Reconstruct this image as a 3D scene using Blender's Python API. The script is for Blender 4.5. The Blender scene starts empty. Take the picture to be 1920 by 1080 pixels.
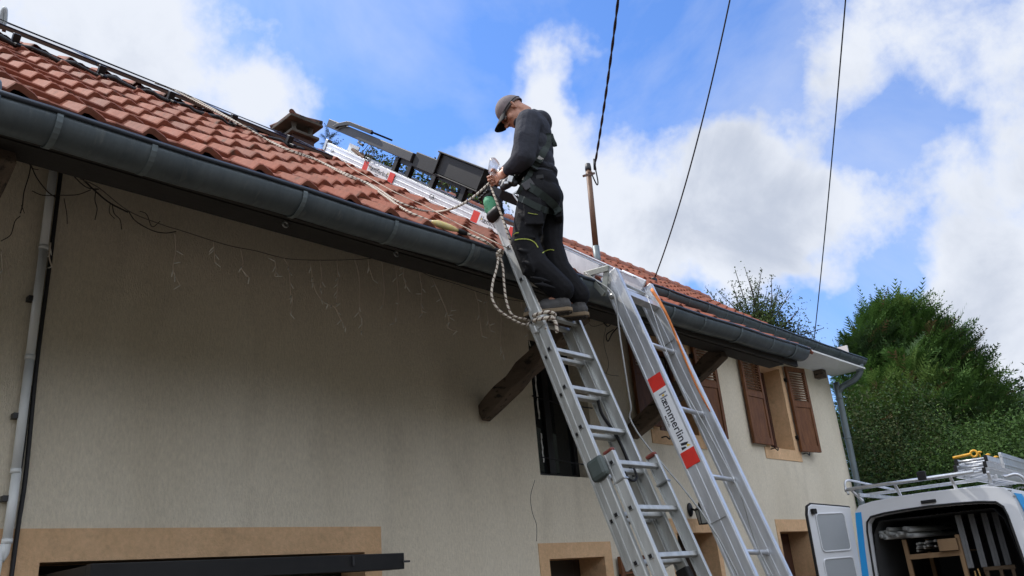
import bpy, bmesh, math, random
import numpy as np
from mathutils import Vector, Matrix
R_ = math.radians
rng = np.random.default_rng(7)
random.seed(7)
S = bpy.context.scene
COL = S.collection

# ------------------------------------------------------------------ camera
F_PX = 1544.42
CAMP = np.array([0, 0, 1.6])
RW = np.array([[0.68808317, -0.19756396, -0.69821919],
               [-0.7209747, -0.29497968, -0.62704264],
               [-0.08207945, 0.93485585, -0.34540917]])   # columns: camera right, up, back in the world
cd = bpy.data.cameras.new('camera')
cam = bpy.data.objects.new('camera', cd)
COL.objects.link(cam)
M4 = Matrix.Identity(4)
for i in range(3):
    for j in range(3):
        M4[i][j] = RW[i][j]
    M4[i][3] = CAMP[i]
cam.matrix_world = M4
cd.sensor_width = 36
cd.lens = F_PX / 1920 * 36
cd.clip_end = 2000
S.camera = cam


def ray(p):
    d = RW @ np.array([p[0] - 960, 540 - p[1], -F_PX], float)
    return d / np.linalg.norm(d)


def onpl(p, n, d):
    r = ray(p)
    n = np.array(n, float)
    return CAMP + (d - n @ CAMP) / (n @ r) * r


def onX(p, x): return onpl(p, (1, 0, 0), x)
def onY(p, y): return onpl(p, (0, 1, 0), y)
def onZ(p, z): return onpl(p, (0, 0, 1), z)
def far(p, d): return CAMP + ray(p) * d


# ------------------------------------------------------------------ light
SUN = np.array([-0.16, 0.54, 0.83])
SUN /= np.linalg.norm(SUN)
sun_el = math.asin(SUN[2])
sun_az = math.atan2(SUN[0], SUN[1])      # clockwise from +Y
W = bpy.data.worlds.new("World")
S.world = W
W.use_nodes = True
nt = W.node_tree
nt.nodes.clear()
N = nt.nodes
L = nt.links
out = N.new('ShaderNodeOutputWorld')
bg = N.new('ShaderNodeBackground')
bg.inputs['Strength'].default_value = 0.14
sky = N.new('ShaderNodeTexSky')
sky.sky_type = 'NISHITA'
sky.sun_disc = False
sky.sun_elevation = sun_el
sky.sun_rotation = sun_az
sky.air_density = 1.0
sky.dust_density = 0.5
sky.ozone_density = 2.6
tc = N.new('ShaderNodeTexCoord')


def vmath(op, a, b=None):
    n = N.new('ShaderNodeVectorMath')
    n.operation = op
    for i, v in enumerate((a, b)):
        if v is None: continue
        if isinstance(v, (tuple, list, np.ndarray)): n.inputs[i].default_value = tuple(float(q) for q in v)
        else: L.new(v, n.inputs[i])
    return n.outputs['Value'] if op in ('DOT_PRODUCT', 'LENGTH', 'DISTANCE') else n.outputs['Vector']


def fmath(op, a, b=None, c=None):
    n = N.new('ShaderNodeMath')
    n.operation = op
    for i, v in enumerate((a, b, c)):
        if v is None: continue
        if isinstance(v, (int, float)): n.inputs[i].default_value = v
        else: L.new(v, n.inputs[i])
    return n.outputs[0]


def noise(vec, scale, detail, rough, dist=0.0):
    n = N.new('ShaderNodeTexNoise')
    n.inputs['Scale'].default_value = scale
    n.inputs['Detail'].default_value = detail
    n.inputs['Roughness'].default_value = rough
    n.inputs['Distortion'].default_value = dist
    L.new(vec, n.inputs['Vector'])
    return n


gen = vmath('NORMALIZE', tc.outputs['Generated'])
warp = noise(gen, 5.0, 5, .55)
wv = vmath('SUBTRACT', warp.outputs['Color'], (.5, .5, .5))
wv2 = vmath('MULTIPLY', wv, (.22, .22, .22))
dirw = vmath('ADD', gen, wv2)
# cloud banks: (pixel direction, angular radius, amount)
BANKS = [((90, 60), .14, .40), ((280, 150), .09, .38), ((30, -80), .2, .3), ((420, 190), .06, .42), ((560, 165), .05, .42), ((470, 235), .05, .45),
         ((1060, 165), .050, .78), ((1095, 270), .065, .62), ((985, 340), .065, .80), ((1130, 410), .085, .85), ((1260, 460), .085, .80), ((1420, 440), .07, .60),
         ((1400, 235), .055, .55), ((1390, 310), .07, .52), ((1530, 340), .08, .42), ((1740, 100), .12, .40), ((1900, 20), .14, .36),
         ((1590, 60), .08, .32), ((1720, 370), .08, .34), ((1480, 430), .08, .40), ((1850, 360), .055, .30),
         ((1860, 550), .07, .56), ((1760, 620), .07, .50), ((1910, 640), .11, .50), ((1590, 620), .05, .40),
         ((2150, 300), .2, .3), ((-200, 300), .3, .35), ((1390, 560), .04, .45), ((760, 120), .16, -.35), ((1300, 80), .08, -.5), ((1190, 120), .05, -.3),
         ((1650, 250), .05, -.5), ((1790, 235), .06, -.65), ((1700, 515), .055, -.7), ((1590, 540), .05, -.75), ((1490, 515), .04, -.6), ((1320, 550), .03, -.6), ((600, 60), .08, -.3), ((1480, 130), .05, -.2), ((1880, 470), .04, -.3)]
dens = None
for (px, rad, amt) in BANKS:
    dd = vmath('DISTANCE', dirw, ray(px))
    g = fmath('MULTIPLY', fmath('POWER', 2.71828, fmath('MULTIPLY', fmath('MULTIPLY', dd, dd), -1.0 / (rad * rad))), amt)
    dens = g if dens is None else fmath('ADD', dens, g)
# clouds of the rest of the sky (behind the camera and overhead)
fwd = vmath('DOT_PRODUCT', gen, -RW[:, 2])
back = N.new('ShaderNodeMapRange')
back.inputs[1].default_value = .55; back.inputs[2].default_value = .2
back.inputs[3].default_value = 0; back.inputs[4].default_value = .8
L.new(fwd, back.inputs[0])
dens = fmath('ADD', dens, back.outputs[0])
n1 = noise(gen, 7.0, 11, .60, .15)
n2 = noise(gen, 22, 9, .62, .1)
n3 = noise(gen, 6.5, 8, .58, .4)
d2 = fmath('ADD', dens, fmath('MULTIPLY', fmath('SUBTRACT', n1.outputs['Fac'], .5), 1.7))
d2 = fmath('ADD', d2, fmath('MULTIPLY', fmath('SUBTRACT', n2.outputs['Fac'], .5), .60))
mr = N.new('ShaderNodeMapRange')
mr.interpolation_type = 'SMOOTHSTEP'
mr.inputs[1].default_value = .06; mr.inputs[2].default_value = .82
L.new(d2, mr.inputs[0])
thick = N.new('ShaderNodeMapRange')
thick.interpolation_type = 'SMOOTHSTEP'
thick.inputs[1].default_value = .30; thick.inputs[2].default_value = 1.35
L.new(fmath('ADD', fmath('MULTIPLY', d2, .5), fmath('MULTIPLY', fmath('SUBTRACT', n3.outputs['Fac'], .46), 2.3)), thick.inputs[0])
ccol = N.new('ShaderNodeMix'); ccol.data_type = 'RGBA'
CLOUD_W = (3.0, 3.16, 3.48, 1); CLOUD_G = (1.95, 2.16, 2.6, 1)
ccol.inputs['A'].default_value = CLOUD_W; ccol.inputs['B'].default_value = CLOUD_G
L.new(thick.outputs[0], ccol.inputs['Factor'])
# thin veil so the blue is never dead flat
veil = noise(gen, 2.2, 7, .6, .6)
vm = N.new('ShaderNodeMapRange'); vm.inputs[1].default_value = .42; vm.inputs[2].default_value = .75; vm.inputs[4].default_value = .5
L.new(veil.outputs['Fac'], vm.inputs[0])
mask = fmath('MAXIMUM', mr.outputs[0], vm.outputs[0])
skm = vmath('MULTIPLY', sky.outputs[0], (.44, .61, .86))
mix = N.new('ShaderNodeMix'); mix.data_type = 'RGBA'
bright = N.new('ShaderNodeVectorMath'); bright.operation = 'SCALE'      # unseen clouds behind the camera brightened to light the facade
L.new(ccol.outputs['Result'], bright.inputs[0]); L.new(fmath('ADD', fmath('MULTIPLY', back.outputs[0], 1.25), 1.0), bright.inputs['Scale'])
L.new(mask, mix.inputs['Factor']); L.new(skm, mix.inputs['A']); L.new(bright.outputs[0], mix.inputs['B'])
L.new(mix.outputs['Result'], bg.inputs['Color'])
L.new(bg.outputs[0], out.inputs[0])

sl = bpy.data.lights.new('sun', 'SUN')
sl.energy = 1.9
sl.angle = R_(0.6)
sl.color = (1, .95, .87)
so = bpy.data.objects.new('sun', sl)
COL.objects.link(so)
so.rotation_euler = Vector(SUN).to_track_quat('Z', 'Y').to_euler()
S.view_settings.view_transform = 'Standard'
S.view_settings.look = 'None'
S.view_settings.gamma = 1
S.view_settings.exposure = 1.0

# ------------------------------------------------------------------ materials
MATS = {}


def pbr(name, c1, c2=None, scale=4, rough=.6, metal=0, bump=0, bscale=60, stretch=(1, 1, 1), r2=None, spec=.5, detail=6, c3=None, s3=20, t3=.62, w3=.08, contrast=(.3, .7), trans=0, alpha=1, bdist=.01, grain=0, gscale=45):
    m = bpy.data.materials.new(name)
    m.use_nodes = True
    t = m.node_tree
    b = t.nodes['Principled BSDF']
    b.inputs['Roughness'].default_value = rough
    b.inputs['Metallic'].default_value = metal
    b.inputs['Specular IOR Level'].default_value = spec
    b.inputs['Base Color'].default_value = (*c1, 1)
    b.inputs['Transmission Weight'].default_value = trans
    b.inputs['Alpha'].default_value = alpha
    co = t.nodes.new('ShaderNodeTexCoord')
    mp = t.nodes.new('ShaderNodeMapping')
    mp.inputs['Scale'].default_value = stretch
    t.links.new(co.outputs['Object'], mp.inputs['Vector'])

    def nz(sc, de=6, ro=.6):
        n = t.nodes.new('ShaderNodeTexNoise')
        n.inputs['Scale'].default_value = sc
        n.inputs['Detail'].default_value = de
        n.inputs['Roughness'].default_value = ro
        t.links.new(mp.outputs[0], n.inputs['Vector'])
        return n.outputs['Fac']

    def rng_(v, a, b_, c=0, d=1):
        n = t.nodes.new('ShaderNodeMapRange')
        n.inputs[1].default_value = a; n.inputs[2].default_value = b_
        n.inputs[3].default_value = c; n.inputs[4].default_value = d
        t.links.new(v, n.inputs[0])
        return n.outputs[0]
    if c2 is not None:
        mx = t.nodes.new('ShaderNodeMix'); mx.data_type = 'RGBA'
        mx.inputs['A'].default_value = (*c1, 1); mx.inputs['B'].default_value = (*c2, 1)
        nf = nz(scale, detail)
        t.links.new(rng_(nf, *contrast), mx.inputs['Factor'])
        col = mx.outputs['Result']
        if c3 is not None:
            m3 = t.nodes.new('ShaderNodeMix'); m3.data_type = 'RGBA'
            m3.inputs['B'].default_value = (*c3, 1)
            t.links.new(col, m3.inputs['A'])
            t.links.new(rng_(nz(s3, 5), t3, t3 + w3), m3.inputs['Factor'])
            col = m3.outputs['Result']
        if grain:
            gm = t.nodes.new('ShaderNodeVectorMath'); gm.operation = 'SCALE'
            t.links.new(col, gm.inputs[0]); t.links.new(rng_(nz(gscale, 4, .75), .25, .75, 1 - grain, 1 + grain), gm.inputs['Scale'])
            col = gm.outputs[0]
        t.links.new(col, b.inputs['Base Color'])
        if r2 is not None:
            t.links.new(rng_(nz(scale * 1.7, detail), *contrast, rough, r2), b.inputs['Roughness'])
    if bump:
        bn = t.nodes.new('ShaderNodeBump')
        bn.inputs['Strength'].default_value = bump
        bn.inputs['Distance'].default_value = bdist
        t.links.new(nz(bscale, 5), bn.inputs['Height'])
        t.links.new(bn.outputs[0], b.inputs['Normal'])
    MATS[name] = m
    return m


# ------------------------------------------------------------------ mesh builder
def nrm(v):
    v = np.array(v, float)
    return v / np.linalg.norm(v)


def A(*v): return np.array(v, float)


class MB:
    def __init__(s):
        s.v = []; s.f = []; s.m = []; s.s = []; s.uv = []; s.off = 0

    def add(s, v, f, m=0, smooth=False, uv=None):
        o = len(s.v)
        s.v += [tuple(float(c) for c in p) for p in v]
        for i, q in enumerate(f):
            s.f.append([o + k for k in q]); s.m.append(m); s.s.append(smooth)
            s.uv.append(uv[i] if uv is not None else None)
        return s

    def obox(s, c, ax, size, m=0):      # c centre, ax three unit axes, size full extents
        c = np.array(c, float)
        h = [np.array(a, float) * e / 2 for a, e in zip(ax, size)]
        v = [c + sx * h[0] + sy * h[1] + sz * h[2] for sz in (-1, 1) for sy in (-1, 1) for sx in (-1, 1)]
        f = [(0, 2, 3, 1), (4, 5, 7, 6), (0, 1, 5, 4), (2, 6, 7, 3), (0, 4, 6, 2), (1, 3, 7, 5)]
        if np.linalg.det(np.array(ax)) < 0: f = [q[::-1] for q in f]
        return s.add(v, f, m)

    def box(s, a, b, m=0):
        a = np.array(a, float); b = np.array(b, float)
        return s.obox((a + b) / 2, np.eye(3), np.abs(b - a), m)

    def bar(s, p, q, w, h, up=(0, 0, 1), m=0, ext=0):
        p = np.array(p, float); q = np.array(q, float)
        d = nrm(q - p); p = p - d * ext; q = q + d * ext
        u = np.cross(up, d)
        if np.linalg.norm(u) < 1e-6: u = np.cross((1, 0, 0), d)
        u = nrm(u); w2 = np.cross(d, u)
        return s.obox((p + q) / 2, [d, u, w2], (np.linalg.norm(q - p), w, h), m)

    def tube(s, pts, r, n=8, m=0, cap=True, closed=False, flat=1.0):
        pts = [np.array(p, float) for p in pts]
        k = len(pts)
        rr = r if hasattr(r, '__len__') else [r] * k
        tang = []
        for i in range(k):
            a = pts[i - 1] if (i > 0 or closed) else pts[0]
            b = pts[(i + 1) % k] if (i < k - 1 or closed) else pts[-1]
            tang.append(nrm(b - a))
        ref = np.array([0, 0, 1.]) if abs(tang[0][2]) < .9 else np.array([1., 0, 0])
        u = nrm(np.cross(tang[0], ref))
        v = []; ulen = [0]
        for i in range(k):
            u = u - tang[i] * (u @ tang[i]); u = nrm(u)
            w = np.cross(tang[i], u)
            for j in range(n):
                a = 2 * math.pi * j / n
                v.append(pts[i] + (u * math.cos(a) + w * math.sin(a) * flat) * rr[i])
            if i: ulen.append(ulen[-1] + np.linalg.norm(pts[i] - pts[i - 1]))
        f = []; uv = []
        rngk = range(k if closed else k - 1)
        for i in rngk:
            i2 = (i + 1) % k
            l2 = ulen[i2] if i2 else ulen[-1]
            for j in range(n):
                j2 = (j + 1) % n
                f.append((i * n + j, i * n + j2, i2 * n + j2, i2 * n + j))
                uv.append([(ulen[i], j / n), (ulen[i], (j + 1) / n), (l2, (j + 1) / n), (l2, j / n)])
        s.add(v, f, m, True, uv)
        if cap and not closed:
            o = len(s.v) - len(v)
            s.f.append([o + j for j in range(n)][::-1]); s.m.append(m); s.s.append(False); s.uv.append(None)
            s.f.append([o + (k - 1) * n + j for j in range(n)]); s.m.append(m); s.s.append(False); s.uv.append(None)
        return s

    def caps(s, pts, rad, n=10, m=0):   # chain of tapered capsules, closed ends
        pts = [np.array(p, float) for p in pts]
        P = []; Rr = []
        d0 = nrm(pts[1] - pts[0]); d1 = nrm(pts[-1] - pts[-2])
        for a in (80, 50, 25):
            P.append(pts[0] - d0 * rad[0] * math.sin(R_(a))); Rr.append(rad[0] * math.cos(R_(a)))
        P += pts; Rr += list(rad)
        for a in (25, 50, 80):
            P.append(pts[-1] + d1 * rad[-1] * math.sin(R_(a))); Rr.append(rad[-1] * math.cos(R_(a)))
        return s.tube(P, Rr, n, m)

    def ell(s, c, ax, r, n=12, m=0):
        c = np.array(c, float)
        ax = np.array(ax, float)
        v = []; f = []
        for i in range(n + 1):
            t = math.pi * i / n
            for j in range(2 * n):
                a = math.pi * j / n
                q = (math.sin(t) * math.cos(a) * r[0], math.sin(t) * math.sin(a) * r[1], math.cos(t) * r[2])
                v.append(c + q[0] * ax[0] + q[1] * ax[1] + q[2] * ax[2])
        flip = np.linalg.det(ax) < 0
        for i in range(n):
            for j in range(2 * n):
                j2 = (j + 1) % (2 * n)
                q = (i * 2 * n + j, (i + 1) * 2 * n + j, (i + 1) * 2 * n + j2, i * 2 * n + j2)
                f.append(q[::-1] if flip else q)
        return s.add(v, f, m, True)

    def prism(s, poly, d, m=0):         # planar polygon (list of 3D) extruded by vector d
        p = [np.array(q, float) for q in poly]
        d = np.array(d, float)
        n = len(p)
        nn = np.zeros(3)
        for i in range(n): nn += np.cross(p[i] - p[0], p[(i + 1) % n] - p[0])
        if nn @ d > 0: p = p[::-1]
        v = p + [q + d for q in p]
        f = [tuple(range(n)), tuple(range(2 * n - 1, n - 1, -1))]
        f += [(i, i + n, (i + 1) % n + n, (i + 1) % n) for i in range(n)]
        return s.add(v, f, m)

    def quad(s, a, b, c, d, m=0): return s.add([a, b, c, d], [(0, 1, 2, 3)], m)

    def lathe(s, c, axis, prof, n=16, m=0):     # prof: (radius, height along axis)
        axis = nrm(axis)
        return s.tube([np.array(c) + axis * h for _, h in prof], [max(r, 1e-4) for r, _ in prof], n, m)

    def build(s, name, mats, parent=None, base=None, bevel=0, auto=None):
        me = bpy.data.meshes.new(name)
        if parent is not None: b = BASE[parent.name]
        elif base is not None: b = np.array(base, float)
        else:
            va = np.array(s.v); b = np.array([va[:, 0].mean(), va[:, 1].mean(), va[:, 2].min()])
        me.from_pydata([tuple(np.array(v) - b) for v in s.v], [], s.f)
        mats = mats if isinstance(mats, (list, tuple)) else [mats]
        for m in mats: me.materials.append(MATS[m] if isinstance(m, str) else m)
        me.polygons.foreach_set('material_index', s.m)
        me.polygons.foreach_set('use_smooth', s.s)
        if any(u is not None for u in s.uv):
            uvl = me.uv_layers.new(name='uv')
            flat = []
            for q, u in zip(s.f, s.uv): flat += (u if u is not None else [(0, 0)] * len(q))
            uvl.data.foreach_set('uv', [c for p in flat for c in p])
        o = bpy.data.objects.new(name, me)
        COL.objects.link(o)
        if parent is not None: o.parent = parent
        else: o.location = b
        BASE[o.name] = b
        if bevel:
            bm_ = o.modifiers.new('bevel', 'BEVEL'); bm_.width = bevel; bm_.segments = 2; bm_.limit_method = 'ANGLE'; bm_.angle_limit = R_(40)
        return o


BASE = {}


def thing(name, label, cat, base, group=None):
    o = bpy.data.objects.new(name, None)
    COL.objects.link(o)
    o.location = base
    o.empty_display_size = .1
    BASE[o.name] = np.array(base, float)
    return tag(o, label, cat, group)


def tag(o, label, cat, group=None, kind=None):
    if label: o['label'] = label
    if cat: o['category'] = cat
    if group: o['group'] = group
    if kind: o['kind'] = kind
    return o


def voxel(mb, name, mats, parent, size, smooth=6, fac=.5, base=None):
    """union of the shapes in mb as one continuous skin"""
    o = mb.build(name + '_raw', mats, parent, base)
    md = o.modifiers.new('r', 'REMESH'); md.mode = 'VOXEL'; md.voxel_size = size; md.use_smooth_shade = True
    if smooth:
        ms = o.modifiers.new('s', 'SMOOTH'); ms.iterations = smooth; ms.factor = fac
    bpy.context.view_layer.update()
    dg = bpy.context.evaluated_depsgraph_get()
    me = bpy.data.meshes.new_from_object(o.evaluated_get(dg))
    me.name = name
    me.materials.clear()
    for m in (mats if isinstance(mats, (list, tuple)) else [mats]): me.materials.append(MATS[m])
    n = bpy.data.objects.new(name, me); COL.objects.link(n)
    n.parent = parent; n.location = o.location
    BASE[n.name] = BASE[o.name]
    bpy.data.objects.remove(o)
    me.polygons.foreach_set('use_smooth', [True] * len(me.polygons))
    return n


def text_faces(mb, txt, o, ex, ey, h, m, bold=0.0, shear=0.0):
    """writing laid on a surface: origin o, ex along the line, ey letter up, h letter size"""
    cu = bpy.data.curves.new('t', 'FONT'); cu.body = txt; cu.size = 1; cu.offset = bold; cu.shear = shear
    cu.resolution_u = 4
    ob = bpy.data.objects.new('t', cu); COL.objects.link(ob)
    bpy.context.view_layer.update()
    me = bpy.data.meshes.new_from_object(ob.evaluated_get(bpy.context.evaluated_depsgraph_get()))
    bpy.data.objects.remove(ob)
    ex = np.array(ex, float); ey = np.array(ey, float)
    v = [np.array(o) + ex * p.co.x * h + ey * p.co.y * h for p in me.vertices]
    f = [tuple(p.vertices) for p in me.polygons]
    w = max(p.co.x for p in me.vertices) * h
    mb.add(v, f, m)
    bpy.data.meshes.remove(me)
    return w


def bez(pts, n=8):
    """Catmull-Rom through points"""
    p = [np.array(q, float) for q in pts]
    p = [2 * p[0] - p[1]] + p + [2 * p[-1] - p[-2]]
    o = []
    for i in range(1, len(p) - 2):
        for k in range(n):
            t = k / n
            o.append(.5 * ((2 * p[i]) + (-p[i - 1] + p[i + 1]) * t + (2 * p[i - 1] - 5 * p[i] + 4 * p[i + 1] - p[i + 2]) * t * t + (-p[i - 1] + 3 * p[i] - 3 * p[i + 1] + p[i + 2]) * t ** 3))
    o.append(p[-2])
    return o


TILE = dict(grain=.22, gscale=34, scale=2.6, bump=.25, bscale=55, c3=(.15, .085, .06), s3=14, t3=.60, w3=.14, r2=.9, spec=.25, rough=.8)
pbr('tile_red', (.30, .10, .062), (.27, .09, .056), **TILE)
pbr('tile_brown', (.27, .105, .072), (.19, .072, .048), **TILE)
pbr('tile', (.31, .112, .07), (.22, .08, .052), 2.6, .8, 0, .25, 55, c3=(.12, .075, .055), s3=11, t3=.58, w3=.14, r2=.9, spec=.25, grain=.22, gscale=34)
pbr('tile_cap', (.15, .06, .04), (.08, .04, .03), 9, .8, c3=(.03, .025, .02), s3=10, t3=.5)
pbr('tile_ridge', (.37, .135, .08), (.30, .11, .068), 5, .65, 0, .25, 40)
pbr('render', (.79, .72, .585), (.68, .61, .48), .9, .92, 0, .9, 90, grain=.16, gscale=38, c3=(.60, .54, .43), s3=1.7, t3=.53, w3=.26, spec=.2, stretch=(1.6, 1, .55))
pbr('tan', (.72, .48, .285), (.62, .405, .23), 4, .88, 0, .5, 90, spec=.15, grain=.14, gscale=30, c3=(.50, .335, .20), s3=5, t3=.57, w3=.16)
pbr('zinc', (.115, .14, .155), (.07, .09, .105), 3, .42, .35, .12, 9, r2=.6, c3=(.16, .18, .185), s3=6, t3=.60, w3=.15, stretch=(3, 1, .7), grain=.1, gscale=20)
pbr('zinc_lip', (.06, .075, .1), (.045, .055, .075), 6, .35, .4)
pbr('zinc_pale', (.17, .205, .22), (.13, .16, .175), 5, .45, .5, .05, 30, r2=.6)
pbr('pipe_grey', (.78, .81, .81), (.68, .71, .71), 4, .5, .1)
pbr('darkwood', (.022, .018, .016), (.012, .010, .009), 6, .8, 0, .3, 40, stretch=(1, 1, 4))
pbr('oldwood', (.15, .11, .08), (.065, .048, .036), 7, .85, 0, .7, 35, stretch=(1, .35, 1), c3=(.02, .015, .012), s3=26, t3=.55, w3=.1)
pbr('shutter', (.20, .085, .036), (.11, .046, .022), 9, .65, spec=.25, grain=.2, gscale=30, metal=0, bump=.3, bscale=30, stretch=(3, 1, .5), r2=.65)
pbr('framewood', (.10, .04, .025), (.07, .03, .02), 6, .55)
pbr('glass', (.015, .018, .02), rough=.04, spec=.6)
pbr('curtain', (.42, .41, .38), (.33, .32, .3), 20, .9, stretch=(1, 1, .05))
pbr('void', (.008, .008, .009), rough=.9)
pbr('whitepaint', (.74, .75, .74), (.66, .67, .66), 3, .6)
pbr('black', (.010, .010, .011), (.016, .016, .017), 5, .5, spec=.3)
pbr('blackmetal', (.014, .014, .016), (.024, .024, .027), 6, .38, .6, r2=.5)
pbr('darkgrey', (.04, .04, .044), (.028, .028, .031), 6, .5, .2)
pbr('alu', (.70, .72, .745), (.56, .58, .61), 5, .38, .80, .04, 60, stretch=(3, 3, .6), r2=.52, c3=(.36, .37, .39), s3=9, t3=.66, w3=.1)
pbr('alu_worn', (.58, .59, .575), (.42, .43, .42), 6, .42, .75, .06, 60, stretch=(3, 3, .5), r2=.6, c3=(.28, .15, .055), s3=5, t3=.70, w3=.06)
pbr('steel', (.45, .46, .46), (.3, .31, .31), 14, .35, .9)
pbr('stickerwhite', (.80, .82, .84), (.72, .74, .77), 8, .45)
pbr('stickerred', (.74, .035, .022), (.60, .03, .02), 14, .45)
pbr('ink', (.02, .022, .03), rough=.5)
pbr('inkgrey', (.20, .21, .26), rough=.5)
pbr('inkyellow', (.75, .52, .05), rough=.5)
pbr('redplastic', (.22, .045, .03), (.13, .03, .02), 20, .5)
pbr('greenplastic', (.07, .09, .085), (.05, .065, .06), 10, .5)
pbr('strap_orange', (.78, .26, .07), (.65, .2, .05), 20, .7)
pbr('strap_yellow', (.80, .42, .03), (.7, .35, .02), 10, .5)
pbr('cable', (.02, .02, .022), rough=.6)
pbr('cablegrey', (.32, .33, .33), rough=.5)
pbr('twig', (.03, .024, .02), rough=.8)
pbr('bulb', (.9, .9, .85), rough=.2)
pbr('lightwire', (.75, .66, .55), rough=.6)
pbr('woodblock', (.52, .33, .12), (.42, .26, .09), 12, .7)
pbr('concrete', (.075, .064, .05), (.04, .035, .028), 9, .9, 0, .5, 40, c3=(.07, .065, .055), s3=12, t3=.6, w3=.12)
pbr('brick', (.06, .032, .027), (.04, .024, .02), 20, .9)
pbr('polebrown', (.15, .078, .042), (.11, .055, .03), 9, .6, .1, c3=(.2, .12, .08), s3=16)
pbr('asphalt', (.115, .092, .066), (.085, .068, .049), 2, .95, 0, .4, 80)
pbr('grass', (.045, .055, .02), (.032, .042, .015), 2, .95, 0, .4, 30)
pbr('sky_block_hill', (.034, .038, .022), (.023, .027, .017), .05, .95)

# ------------------------------------------------------------------ ground and terrain
g = MB(); g.quad((-900, -900, -.01), (900, -900, -.01), (900, 900, -.01), (-900, 900, -.01))
tag(g.build('ground', 'grass', base=(0, 0, 0)), 'mown grass and meadow round the house', 'ground', kind='structure')
g = MB(); g.quad((-30, -22, 0), (24, -22, 0), (24, 5, 0), (-30, 5, 0))
tag(g.build('courtyard', 'asphalt', base=(0, 0, 0)), 'pale gravel yard in front of the house', 'yard', kind='structure')

# ------------------------------------------------------------------ roof frame
TAN = .766
CO = 1 / math.sqrt(1 + TAN * TAN); SI = TAN * CO
UX = A(1, 0, .002); ES = A(0, CO, SI); NR = A(0, -SI, CO)
P0 = A(0, 3.45, 3.708)


def rp(x, s, h=0): return P0 + UX * x + ES * s + NR * h


def rsh(P):
    q = np.array(P) - P0 - UX * P[0]
    return q @ ES, q @ NR


S_RIDGE = (7.0 - 3.45) / CO
GA, TW = .335, .283
PROF = [(0, .0), (.42, -.007), (.51, .030), (.58, .031), (.78, .010), (.85, -.004), (.995, .0)]


def tilefield(mb, x0, x1, r0, r1, hf, edge=None):
    for r in range(r0, r1):
        nx = int(math.ceil((x1 - x0) / TW))
        for k in range(nx):
            xa = x0 + k * TW
            if edge is not None and not edge(xa, r): continue
            dh = rng.normal(0, .0022); ds = rng.normal(0, .0035); tw = rng.normal(0, .002)
            sf = r * GA + ds; sb = (r + 1) * GA + .05
            v = []
            for (u, p) in PROF:
                xx = xa + u * TW
                e = dh + tw * (u - .5)
                hf0 = hf(sf, xx)
                v += [rp(xx, sf, .012 + p + e + hf0), rp(xx, sf - .002, .040 + p + e + hf0),
                      rp(xx, sf + .012, .045 + p + e + hf0), rp(xx, sb, .010 + p * .9 + e + hf(sb, xx))]
            f = []
            n = len(PROF)
            for i in range(n - 1):
                a = i * 4; b = a + 4
                f += [(a, b, b + 1, a + 1), (a + 1, b + 1, b + 2, a + 2), (a + 2, b + 2, b + 3, a + 3)]
            f += [(0, 1, 2, 3), ((n - 1) * 4 + 3, (n - 1) * 4 + 2, (n - 1) * 4 + 1, (n - 1) * 4)]
            mb.add(v, f, int(rng.choice(3, p=(.5, .3, .2))))


house = thing('house', 'cream rendered two storey house with red tiled roof, brown shutters and deep dark eave', 'house', (6, 5, 0))
NROW = int(S_RIDGE / GA)
XB = 7.15
roof = MB()
tilefield(roof, -1.6, 8.43, 0, 4, lambda s, x: -.13 * max(0, s) / 1.34 * min(1, max(0, (x - 5.4) / 1.7)))
tilefield(roof, -1.6, XB, 4, NROW, lambda s, x: 0)
hB = lambda s, x: -.095 * (1 - (s - 1.3) / 3.15) - .018 * max(0, x - 7.5) * max(0, s - 1.25) / 3.2
tilefield(roof, XB, 13.06, 4, NROW, hB)
# rear slope, closes the roof
a0, a1 = rp(-1.6, S_RIDGE, .0), rp(13.15, S_RIDGE, .0)
roof.quad(a0, a1, a1 + A(0, 3, -2.265), a0 + A(0, 3, -2.265), 0)
roof_o = roof.build('roof', ['tile', 'tile_red', 'tile_brown'], house)
rd = MB()
x = -1.6
while x < 13.0:
    pts = []
    for k in range(9):
        a = math.pi * (-.08 + 1.16 * k / 8)
        pts.append((math.cos(a) * .125, math.sin(a) * .10))
    v = []
    for xx, sc in ((x, 1.12), (x + .05, 1.12), (x + .06, 1.0), (x + .40, .96)):
        c = rp(xx, S_RIDGE, -.085 + .085 * min(1, max(0, (xx - 4.8) / 1.6)) - .018 * max(0, xx - 7.5))
        v += [c + A(0, py * sc, pz * sc) for py, pz in pts]
    f = [(i * 9 + j, i * 9 + j + 1, (i + 1) * 9 + j + 1, (i + 1) * 9 + j) for i in range(3) for j in range(8)]
    rd.add(v, f, 0, False)
    rd.add(v[:9], [tuple(range(9))], 0)
    x += .36
rd.build('ridge_tiles', 'tile_ridge', roof_o)
dk = MB()
for (x0, x1, s0, s1) in ((-1.6, 8.40, .02, 4 * GA), (-1.6, XB, 4 * GA + .02, S_RIDGE)):
    e_ = -.14 if s0 < 1 else 0
    dk.add([rp(x0, s0, -.02), rp(x1, s0, -.02 + e_ * .2), rp(x1, s1, -.02 + e_), rp(x0, s1, -.02),
            rp(x0, s0, -.05), rp(x1, s0, -.05 + e_ * .2), rp(x1, s1, -.05 + e_), rp(x0, s1, -.05)],
           [(0, 1, 2, 3), (7, 6, 5, 4), (0, 4, 5, 1), (1, 5, 6, 2), (2, 6, 7, 3), (3, 7, 4, 0)])
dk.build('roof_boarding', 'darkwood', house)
xr = -1.3
while xr < 8.4:
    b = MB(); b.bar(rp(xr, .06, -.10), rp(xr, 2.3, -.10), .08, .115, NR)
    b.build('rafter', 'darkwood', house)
    xr += .62
b = MB()
b.box((-1.6, 3.70, 3.655), (8.38, 3.87, 3.83))
b.build('purlin', 'darkwood', house)
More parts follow.
